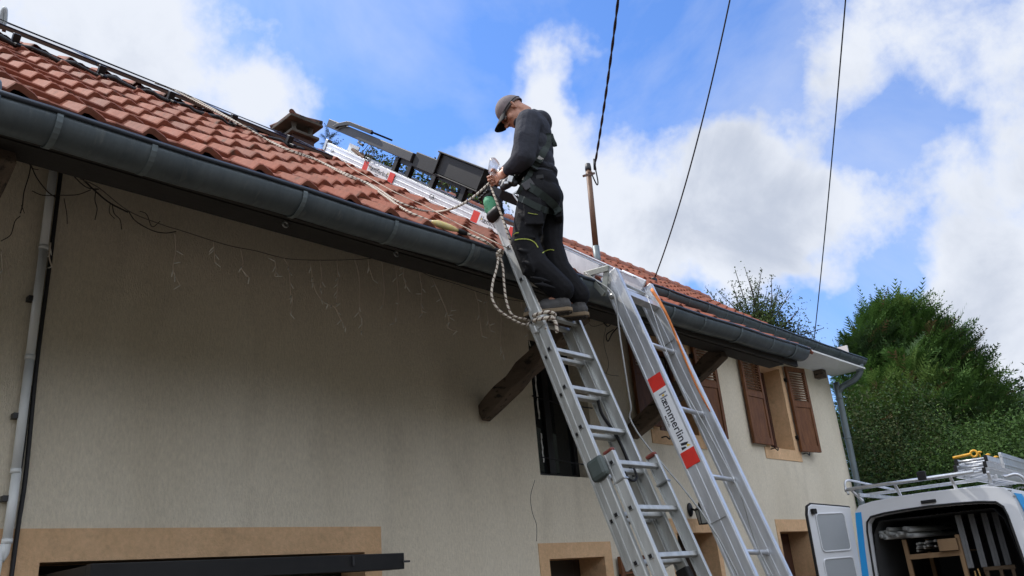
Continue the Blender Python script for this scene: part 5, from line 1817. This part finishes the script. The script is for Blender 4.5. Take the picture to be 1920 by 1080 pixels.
def recess(z0, z1, u0, u1):
    r = .05; pts = []
    for (cu, cz, a0) in ((u1 - r, z1 - r, 0), (u0 + r, z1 - r, 90), (u0 + r, z0 + r, 180), (u1 - r, z0 + r, 270)):
        for k_ in range(5): pts.append((cu + r * math.cos(R_(a0 + k_ * 22.5)), cz + r * math.sin(R_(a0 + k_ * 22.5))))
    mm = MB(); mm.prism([D(u, z, .0275) for u, z in pts], dn_ * .004, 0)
    o = mm.build('door_panel', 'vangrey', dr, bevel=.003)
    mm = MB(); mm.tube([D(u, z, .03) for u, z in pts], .010, 8, closed=True); mm.build('panel_rim', 'vanwhite', o)


recess(1.74, 2.16, .09, DW - .12); recess(.6, 1.66, .09, DW - .10)
m = MB(); m.obox(D(DW - .09, 2.19, .045), (dd, vz, dn_), (.07, .06, .04)); m.build('latch', 'black', dr, bevel=.008)
m = MB(); m.lathe(D(.06, 1.02, .028), dn_, [(.002, 0), (.018, 0), (.018, .01), (.002, .012)], 12); m.build('grommet', 'black', dr)
# roof rack
rk = thing('roof_rack', 'tubular aluminium roof rack with rear roller bar on the white van', 'roof rack', V(1.5, 0, 2.3))
m = MB(); m.tube([V(-.08, .86, 2.42), V(-.08, -.55, 2.42)], .022, 12); m.tube([V(-.08, .87, 2.42), V(-.08, .85, 2.42)], .028, 12); m.build('roller_bar', 'alu', rk)
m = MB(); m.tube(bez([V(-.08, .84, 2.36), V(-.07, .86, 2.44), V(-.06, .86, 2.50), V(0, .83, 2.53), V(.3, .74, 2.49), V(.9, .6, 2.42)], 5), .014, 8); m.build('corner_guard', 'alu', rk)
for b0, b1 in ((.80, .74), (.30, .30), (-.30, -.3), (-.68, -.66)):
    m = MB(); m.bar(V(-.06, b0, 2.40), V(.06, b1, 2.28), .03, .02); m.build('bracket', 'vanwhite', rk)
for a_ in (.35, 1.6, 2.9):
    m = MB(); m.obox(V(a_, 0, 2.36), (vb_, va, vz), (1.56, .05, .035)); m.build('cross_bar', 'alu', rk, bevel=.004)
for b_ in (.74, -.74):
    m = MB(); m.bar(V(-.02, b_, 2.345), V(3.4, b_, 2.345), .03, .04); m.build('side_bar', 'alu', rk, bevel=.004)
m = MB(); m.obox(V(-.10, -.02, 2.455), (vb_, va, vz), (.09, .05, .10)); m.build('stop_block', 'black', rk, bevel=.008)
m = MB(); m.tube(bez([V(.02, -.80, 2.33), V(.06, -.93, 2.34), V(.10, -.99, 2.22), V(.14, -1.02, 1.9), V(.16, -1.04, 1.3), V(.16, -1.04, .8)], 6), .019, 10); m.build('side_tube', 'alu', rk)
# ladders lashed on the right half of the rack
LB = -.50
for k_, (lab) in enumerate(('lowest of the folded ladders stacked on the van rack', 'ladder in the middle of the stack on the van rack', 'topmost of the folded ladders stacked on the van rack')):
    zz = 2.42 + k_ * .066
    ld = thing('ladder', lab, 'ladder', V(1.4, LB, zz - .03), 'ladders on the van rack')
    for e in (-1, 1):
        m = MB(); c = V(1.45 + .02 * k_, LB + e * .15 - .02 * k_, zz); m.obox(c, (va, vb_, vz), (3.0, .028, .062)); st_ = m.build('stile', 'alu', ld, bevel=.004)
        m = MB(); m.obox(V(-.06 + .02 * k_, LB + e * .15 - .02 * k_, zz), (va, vb_, vz), (.03, .034, .068)); m.build('end_cap', 'black', st_, bevel=.004)
    for i in range(10):
        m = MB(); m.tube([V(.02 + i * .30, LB - .14 - .02 * k_, zz), V(.02 + i * .30, LB + .135 - .02 * k_, zz)], .017, 10); m.build('rung', 'alu', ld)
m = MB()
m.tube(bez([V(-.02, LB + .13, 2.605), V(-.03, LB + .02, 2.61), V(-.03, LB - .06, 2.615)], 4), .016, 8)
c = V(-.03, LB - .09, 2.615); m.tube([c + vb_ * .034 * math.cos(a) + vz * .034 * math.sin(a) for a in np.linspace(0, 2 * math.pi, 14)[:-1]], .012, 8, closed=True)
tag(m.build('orange_clamp', 'strap_yellow'), 'orange clamp handle on the end of the ladder stack on the van', 'clamp')
for k_ in range(5):
    m = MB(); c = V(.1 + k_ * .42, LB - .12, 2.57)
    m.tube([c, c + vz * .06], .006, 6); m.lathe(c + vz * .06, vz, [(.004, -.004), (.028, 0), (.03, .008), (.012, .016), (.002, .018)], 12)
    lb = ['orange knob nearest the rear end of the van ladder stack', 'second orange knob from the rear end of the van ladder stack', 'middle one of five orange knobs along the van ladder stack', 'fourth orange knob from the rear end of the van ladder stack', 'orange knob farthest from the rear of the van'][k_]
    tag(m.build('orange_clamp', 'strap_yellow'), lb, 'knob', 'orange clamp knobs')
m = MB(); m.obox(V(1.5, LB - .34, 2.50), (va, vb_, vz), (3.1, .03, .17)); m.obox(V(1.5, LB - .345, 2.54), (va, vb_, vz), (3.1, .03, .02)); m.obox(V(1.5, LB - .345, 2.455), (va, vb_, vz), (3.1, .03, .02))
tag(m.build('aluminium_profile', 'alu', bevel=.004), 'deep aluminium profile along the right edge of the van rack', 'rail')
# load
sh = thing('wooden_shelf', 'pine shelf unit standing inside the open van', 'shelf', V(.9, .2, .55))
for a_, b_ in ((.35, .46), (.35, -.12), (1.3, .46), (1.3, -.12)):
    m = MB(); m.obox(V(a_, b_, 1.15), (va, vb_, vz), (.045, .045, 1.3)); m.build('post', 'pine', sh)
for z in (1.62, 1.05):
    m = MB(); m.obox(V(.82, .17, z), (va, vb_, vz), (1.0, .62, .02)); m.build('shelf_board', 'pine', sh)
m = MB(); m.obox(V(.335, .17, 1.60), (va, vb_, vz), (.02, .62, .05)); m.build('cross_piece', 'pine', sh)
m = MB(); m.obox(V(.40, -.02, 1.70), (va, vb_, vz), (.30, .20, .13)); tag(m.build('carton', 'pine', bevel=.004), 'brown carton on the pine shelf inside the van', 'carton')
rg3 = np.random.default_rng(5)
m = MB()
for k_ in range(14):
    b_ = .12 + .26 * rg3.random(); z = 1.66 + .10 * rg3.random()
    m.tube([V(.30 + .1 * rg3.random(), b_, z), V(1.1, b_ + rg3.normal(0, .05), z)], .012, 8)
tag(m.build('metal_profiles', 'steel'), 'loose heap of grey metal profiles on the van shelf', 'profiles', kind='stuff')
pos = [(.66, 1.90), (.63, 1.87), (.60, 1.90), (.66, 1.86), (.61, 1.84), (.565, 1.93), (.57, 1.88), (.52, 1.86), (.49, 1.85), (.38, 1.92), (.34, 1.90), (.36, 1.84), (.33, 1.83), (.30, 1.835), (.45, 1.87)]
for k_, (b_, z) in enumerate(pos):
    m = MB(); p = V(.16 + .04 * rg3.random(), b_, z); q = V(2.0, b_ + rg3.normal(0, .02), z + .02)
    d_ = nrm(q - p); m.tube([p + d_ * .006, p, p, q], [.017, .019, .023, .023], 12, cap=False)
    m.tube([p + d_ * .25, p + d_ * .012], [.0165, .0165], 10, 1)
    tag(m.build('plastic_tube', ['pvc', 'void']), 'pale plastic tube in the bundle under the van roof', 'tube', 'plastic tubes in the van')
for k_, b_ in enumerate((-.16, -.27, -.38, -.47)):
    m = MB(); m.obox(V(.40 + .12 * k_, b_, 1.72), (va, vb_, vz), (.07, .035, .58)); m.obox(V(.375 + .12 * k_, b_ - .03, 1.72), (va, vb_, vz), (.006, .03, .58))
    tag(m.build('hanging_profile', 'pvcgrey', bevel=.003), ['pale profile hanging in the van, nearest the pine shelf', 'second hanging profile from the pine shelf in the van', 'third hanging profile from the pine shelf in the van', 'hanging profile farthest from the pine shelf in the van'][k_], 'profile', 'profiles hanging in the van')
for k_, b_ in enumerate((-.30, -.44, -.56)):
    m = MB(); m.obox(V(.5, b_, 1.0), (va, vb_, vz), (.04, .035, .8)); tag(m.build('batten', 'pinedark'), ['wooden batten standing in the van beside the shelf', 'wooden batten between two others in the dark of the van', 'wooden batten nearest the right wall of the van'][k_], 'batten', 'battens in the van')
m = MB(); m.obox(V(.5, -.43, 1.41), (va, vb_, vz), (.04, .32, .04)); tag(m.build('crosspiece', 'pinedark'), 'wooden cross batten on top of the upright battens in the van', 'batten')
m = MB(); m.tube(bez([V(.38, -.235, 1.42), V(.37, -.25, 1.25), V(.37, -.23, 1.17), V(.37, -.20, 1.19), V(.37, -.20, 1.40)], 6), .009, 6); tag(m.build('cord_loop', 'woodblock'), 'yellow cord loop hanging in the van', 'cord')

# ------------------------------------------------------------------ trees and hedges
GREENS = []


def leafmat(name, c1, c2, tr=.14):
    m = pbr(name, c1, c2, 1.1, .7, spec=.15, contrast=(.35, .65), c3=tuple(x * .55 for x in c1), s3=3.2, t3=.56, w3=.12)
    t = m.node_tree
    tr_ = t.nodes.new('ShaderNodeBsdfTranslucent'); tr_.inputs[0].default_value = (*[min(1, c * 1.6) for c in c2], 1)
    mx = t.nodes.new('ShaderNodeMixShader'); mx.inputs[0].default_value = tr
    t.links.new(t.nodes['Principled BSDF'].outputs[0], mx.inputs[1]); t.links.new(tr_.outputs[0], mx.inputs[2])
    t.links.new(mx.outputs[0], t.nodes['Material Output'].inputs[0])
    return m


leafmat('conifer', (.028, .068, .014), (.062, .125, .026))
leafmat('conifer_dark', (.022, .045, .016), (.04, .075, .025))
leafmat('conifer_bright', (.085, .16, .035), (.13, .20, .05))
leafmat('conifer_brown', (.10, .065, .03), (.12, .085, .04))
leafmat('hedge', (.03, .065, .014), (.055, .10, .022))
leafmat('olive', (.03, .045, .013), (.052, .068, .02))
leafmat('leaf', (.05, .085, .025), (.085, .125, .04))
leafmat('spruce', (.02, .032, .024), (.035, .05, .035))
pbr('bark', (.07, .05, .035), (.04, .03, .022), 12, .9, 0, .6, 40, stretch=(1, 1, .3))


def npmesh(name, V_, F_, mats, mi, parent=None, base=None):
    me = bpy.data.meshes.new(name)
    b = BASE[parent.name] if parent is not None else np.array(base)
    V_ = V_ - b
    k = F_.shape[1]
    me.vertices.add(len(V_)); me.vertices.foreach_set('co', V_.ravel())
    me.loops.add(F_.size); me.loops.foreach_set('vertex_index', F_.ravel().astype(np.int32))
    me.polygons.add(len(F_)); me.polygons.foreach_set('loop_start', np.arange(0, F_.size, k, dtype=np.int32))
    for m in mats: me.materials.append(MATS[m])
    me.polygons.foreach_set('material_index', mi.astype(np.int32))
    me.update(); me.validate()
    o = bpy.data.objects.new(name, me); COL.objects.link(o)
    if parent is not None: o.parent = parent
    else: o.location = b
    BASE[o.name] = b
    return o


def unit(a): return a / np.linalg.norm(a, axis=1, keepdims=True)


def leaves(P, Nn, size, r, asp=.55):
    """diamond leaves bent along the midrib"""
    n = len(P)
    t = unit(np.cross(Nn, r.normal(size=(n, 3))))
    s = np.cross(Nn, t)
    L_ = (size * (.65 + .7 * r.random(n)))[:, None]
    a = P - t * L_ * .5; c = P + t * L_ * .5 - Nn * L_ * .12
    b = P + s * L_ * asp * .5 + Nn * L_ * .08; d = P - s * L_ * asp * .5 + Nn * L_ * .08
    V_ = np.stack([a, b, c, d], 1).reshape(-1, 3)
    F_ = np.arange(4 * n).reshape(n, 4)
    return V_, F_


def fronds(P, D_, size, r, nl=9):
    """feathery sprays: a curved rib with leaflets both sides. D_ outward direction"""
    n = len(P)
    up = np.array([0, 0, 1.])
    side_ = unit(np.cross(D_, up) + r.normal(0, .35, (n, 3)))
    nn = unit(np.cross(side_, D_))
    Ls = (size * (.6 + .8 * r.random(n)))[:, None]
    droop = r.normal(.10, .22, n)[:, None]
    wind = np.array([.10, -.14, 0.0])
    Vs = []; 
    for k in range(nl):
        t = (k + .6) / nl
        c = P + D_ * Ls * t + (nn * -.0) + up * (-droop * Ls * t * t) + wind * Ls * t * t * 1.2
        w = Ls * .34 * (1 - t) ** .7 + Ls * .05
        tgd = unit(D_ + up * (-2 * droop * t) + wind * t)
        for sg in (-1, 1):
            tip = c + (side_ * sg * .75 + tgd * .85) * w + nn * w * r.normal(0, .18, (n, 1))
            hw = Ls * .045
            Vs.append(np.stack([c - tgd * hw, c + tgd * hw, tip], 1))
    V_ = np.stack(Vs, 1).reshape(-1, 3)
    F_ = np.arange(len(V_)).reshape(-1, 3)
    return V_, F_, 2 * nl


def gpos(px, dist):
    """ground point under a horizontal bearing"""
    d = ray(px); d = nrm(A(d[0], d[1], 0))
    return A(0, 0, 0) + d * dist


def zat(px, dist):
    d = ray(px); return 1.6 + dist * d[2] / math.hypot(d[0], d[1])


# --- the big feathery cypress, several leaders grown together
r = np.random.default_rng(11)
con = thing('conifer_tree', 'large feathery cypress with several windblown tops beyond the house corner', 'tree', gpos((1740, 900), 20))
AV, AF, AM = [], [], []
off = 0
LEAD = [((1600, 612), 19.2, 1.25), ((1622, 585), 19.6, 1.1), ((1638, 560), 20, 1.2), ((1672, 548), 20.5, 1.3), ((1703, 552), 20.2, 1.25), ((1742, 596), 20.5, 1.1), ((1772, 594), 21, 1.15), ((1815, 662), 20.3, .95), ((1850, 715), 21, .85), ((1690, 640), 18.6, 1.15), ((1775, 690), 18.8, 1.1), ((1640, 690), 18.4, 1.1), ((1840, 775), 19, 1.0), ((1730, 720), 18.1, 1.2)]
trk = MB()
for (px, dist, wd) in LEAD:
    top = gpos(px, dist); zt = zat(px, dist) - .28; top[2] = zt
    base = gpos((px[0] * .55 + 1740 * .45, 900), dist * .5 + 10); base[2] = 0
    trk.tube([base, base * .5 + A(top[0], top[1], 0) * .5 + A(0, 0, zt * .45), top - A(0, 0, .2)], [.13, .08, .012], 7)
    H_ = zt - .3
    n = int(1900 * wd * zt / 6)
    u = r.random(n) ** .85                 # 0 top .. 1 base
    z = zt - u * H_
    rad = wd * (.10 + 1.25 * (1 - np.exp(-2.1 * u))) * (.55 + .45 * r.random(n)) * (1 + .18 * np.sin(9 * u + px[0]))
    ang = r.random(n) * 2 * np.pi
    ax = A(top[0], top[1], 0)[None, :] * (1 - u[:, None] * .45) + A(base[0], base[1], 0)[None, :] * u[:, None] * .45
    P = ax + np.stack([np.cos(ang) * rad * .86, np.sin(ang) * rad * .86, z], 1)
    lift_ = .25 + .95 * (1 - u)
    D_ = unit(np.stack([np.cos(ang), np.sin(ang), lift_ + r.normal(0, .25, n)], 1))
    V_, F_, k = fronds(P, D_, .44, r, 8)
    clump = np.sin(P[:, 0] * 2.1 + 3 * np.sin(P[:, 2] * 1.7)) + np.sin(P[:, 2] * 2.9 + P[:, 1] * 1.3) + r.normal(0, .55, n)
    mi = np.where(clump > 1.35, 2, np.where(clump < -.7, 1, 0)); mi = np.where(r.random(n) < .035, 3, mi)
    AV.append(V_); AF.append(F_ + off); AM.append(np.repeat(mi, k)); off += len(V_)
npmesh('crown', np.concatenate(AV), np.concatenate(AF), ['conifer', 'conifer_dark', 'conifer_bright', 'conifer_brown'], np.concatenate(AM), con)
trk.build('trunk', 'bark', con)


def leafy(name, label, cat, base, blobs, size, dens, mats, r, group=None, trunk=True, wts=None, asp=.55, surf=.55):
    t = thing(name, label, cat, base, group)
    AV, AF, AM = [], [], []; off = 0
    tb = MB()
    for (c, rad) in blobs:
        c = np.array(c); rad = np.array(rad)
        ncl = max(3, int(dens * np.prod(rad) ** (2 / 3) * 9))
        d = unit(r.normal(size=(ncl, 3)))
        rr = r.random(ncl) ** (1 / 3) * (1 - surf) + surf
        cc = c + d * rad * rr[:, None] * (.85 + .3 * r.random((ncl, 1)))
        nl_ = 16
        P = (cc[:, None, :] + r.normal(0, size * 1.9, (ncl, nl_, 3))).reshape(-1, 3)
        Nn = unit(np.repeat(d, nl_, 0) * .6 + np.array([0, 0, .5]) + r.normal(0, .75, (len(P), 3)))
        V_, F_ = leaves(P, Nn, size, r, asp)
        mi = np.repeat(r.choice(len(mats), ncl, p=wts), nl_)
        AV.append(V_); AF.append(F_ + off); AM.append(mi); off += len(V_)
        if trunk:
            k = min(4, ncl)
            for i in range(k): tb.tube(bez([base + A(0, 0, .5) + (c - base) * .4, c - A(0, 0, rad[2] * .5), cc[i]], 3), [.07 * (1 - j / 7.5) + .01 for j in range(7)], 6)
    npmesh('crown' if trunk else 'foliage', np.concatenate(AV), np.concatenate(AF), mats, np.concatenate(AM), t)
    if trunk:
        top = np.mean([b[0] for b in blobs], 0)
        tb.tube([base, base * .6 + top * .4, top], [.16, .12, .05], 8)
    else:
        for i in range(5): tb.tube([base + A(r.normal(0, .2), r.normal(0, .2), 0), np.array(blobs[i % len(blobs)][0])], [.03, .008], 6)
    tb.build('trunk' if trunk else 'stems', 'bark', t)
    return t


def B(px, dist, rx, rz, ry=None):
    p = gpos(px, dist); p[2] = zat(px, dist)
    return (p, (rx, ry or rx, rz))


r = np.random.default_rng(21)
leafy('shrub', 'dull olive green shrub between the downpipe and the cypress', 'shrub', gpos((1650, 900), 15.5), [B((1625, 800), 15.5, .75, .6), B((1680, 780), 15.8, .8, .6), B((1640, 860), 15.2, .9, .6), B((1710, 850), 15.4, .9, .7), B((1600, 890), 15.2, .7, .6), B((1680, 920), 15, 1.0, .6)], .058, 24, ['olive', 'conifer_dark', 'hedge'], r, None, False, [.62, .3, .08])
leafy('hedge', 'tall dense clipped green hedge behind the van', 'hedge', gpos((1850, 960), 15), [B((1790, 880), 15.4, .8, .7), B((1810, 850), 15.6, .6, .45), B((1850, 850), 15, .9, .5), B((1905, 850), 14.6, .9, .55), B((1960, 850), 14.4, 1.0, .6), B((1860, 890), 14.8, 1.1, .6), B((1925, 880), 14.4, 1.1, .6), B((1990, 890), 14, 1.1, .7), B((1750, 920), 15, .9, .6), B((1850, 960), 14.5, 1.3, .7)], .05, 34, ['hedge', 'conifer_dark', 'conifer'], r, None, False, [.62, .18, .2])
leafy('shrub', 'bright green feathery bush low in front of the cypress', 'shrub', gpos((1770, 900), 16.8), [B((1765, 830), 16.8, .5, .45), B((1745, 860), 16.6, .5, .4), B((1790, 850), 16.9, .45, .5)], .075, 18, ['conifer_bright', 'conifer', 'hedge'], r, None, False, [.5, .3, .2], .3)
leafy('broadleaf_tree', 'dark leafy tree at the right edge beyond the hedge', 'tree', gpos((1920, 900), 30), [B((1922, 778), 30, .9, .9), B((1898, 830), 30, 1.2, 1.1), B((1965, 800), 30, 1.4, 1.4), B((1910, 850), 30, 1.7, 1.3)], .16, 12, ['conifer_dark', 'spruce', 'olive'], r, None, True, [.5, .3, .2])
leafy('broadleaf_tree', 'leafy tree seen under the carriage of the roof lift', 'tree', gpos((720, 500), 21), [B((690, 318), 21, .5, .4), B((725, 330), 21, .65, .42), B((760, 350), 21, .6, .45), B((700, 370), 21, 1.2, .8), B((790, 375), 21, 1.0, .8)], .10, 14, ['olive', 'leaf', 'conifer_dark'], r, None, True, [.5, .3, .2])
leafy('broadleaf_tree', 'bright green leafy tree behind the roof, left of the man', 'tree', gpos((880, 500), 20), [B((850, 358), 20, .40, .35), B((880, 362), 20, .5, .42), B((905, 385), 20, .4, .4), B((890, 420), 20, .9, .6), B((830, 345), 20.3, .35, .3)], .085, 16, ['leaf', 'conifer_bright', 'olive'], r, None, True, [.5, .3, .2])
# spruce tip behind the chimney
sp = thing('spruce_tree', 'thin dark spruce tip rising beside the chimney', 'tree', gpos((618, 400), 22))
tp = gpos((618, 248), 22); tp[2] = zat((618, 248), 22)
AV, AF, AM = [], [], []; off = 0
n = 330; u = r.random(n) ** .7; ang = r.random(n) * 6.28
P = tp + np.stack([np.cos(ang) * u * .16, np.sin(ang) * u * .16, -u * 2.2], 1)
D_ = unit(np.stack([np.cos(ang), np.sin(ang), .55 - u * .5 + r.normal(0, .2, n)], 1))
V_, F_, k = fronds(P, D_, .30, r, 6)
npmesh('crown', V_, F_, ['spruce'], np.zeros(len(F_)), sp)
m = MB(); m.tube([A(tp[0], tp[1], 0), tp], [.12, .008], 7); m.build('trunk', 'bark', sp)
# twiggy tree over the roof end
tw = thing('broadleaf_tree', 'sparse twiggy tree with upright shoots behind the right end of the roof', 'tree', gpos((1430, 800), 27))
r = np.random.default_rng(33)
tb = MB(); AV, AF = [], []; off = 0
hub = gpos((1425, 640), 27); hub[2] = zat((1425, 640), 27)
tb.tube([gpos((1430, 800), 27), hub], [.16, .09], 8)
TIPS = [(1322, 538), (1345, 545), (1378, 505), (1396, 500), (1405, 520), (1428, 503), (1446, 516), (1462, 535), (1484, 545), (1498, 580), (1380, 550), (1410, 545), (1440, 560), (1360, 575), (1470, 590), (1500, 610), (1545, 615), (1400, 575), (1425, 580), (1450, 585), (1385, 585), (1340, 580), (1480, 612), (1420, 540), (1438, 545), (1455, 560), (1530, 632), (1372, 530)]
for (tx, ty) in TIPS:
    dist = 27 + r.normal(0, .5)
    tip = gpos((tx, ty), dist); tip[2] = zat((tx, ty), dist)
    mid = hub * .45 + tip * .55 + A(r.normal(0, .12), r.normal(0, .12), -.05)
    pts = bez([hub, mid, tip], 8)
    tb.tube(pts, [.03 * (1 - i / len(pts)) + .006 for i in range(len(pts))], 6)
    for i, p in enumerate(pts):
        for _ in range(4 if i < 11 else 2):
            k = r.integers(3, 8) if i < 12 else r.integers(1, 4)
            sub = p + r.normal(0, .16 if i < 12 else .05, 3)
            if i < 12 and r.random() < .5: tb.tube([p, sub], [.008, .004], 5)
            P = sub + r.normal(0, .07, (k, 3)); Nn = unit(r.normal(size=(k, 3)) + np.array([0, 0, .6]))
            V_, F_ = leaves(P, Nn, .085, r, .5); AV.append(V_); AF.append(F_ + off); off += len(V_)
for _ in range(330):
    q = hub + A(r.normal(0, .62), r.normal(0, .62), abs(r.normal(0, .55)))
    P = q + r.normal(0, .13, (12, 3)); Nn = unit(r.normal(size=(12, 3)) + np.array([0, 0, .6]))
    V_, F_ = leaves(P, Nn, .09, r, .5); AV.append(V_); AF.append(F_ + off); off += len(V_)
F_ = np.concatenate(AF)
npmesh('crown', np.concatenate(AV), F_, ['olive', 'leaf'], (r.random(len(F_)) < .45).astype(int), tw)
tb.build('trunk', 'twig', tw)
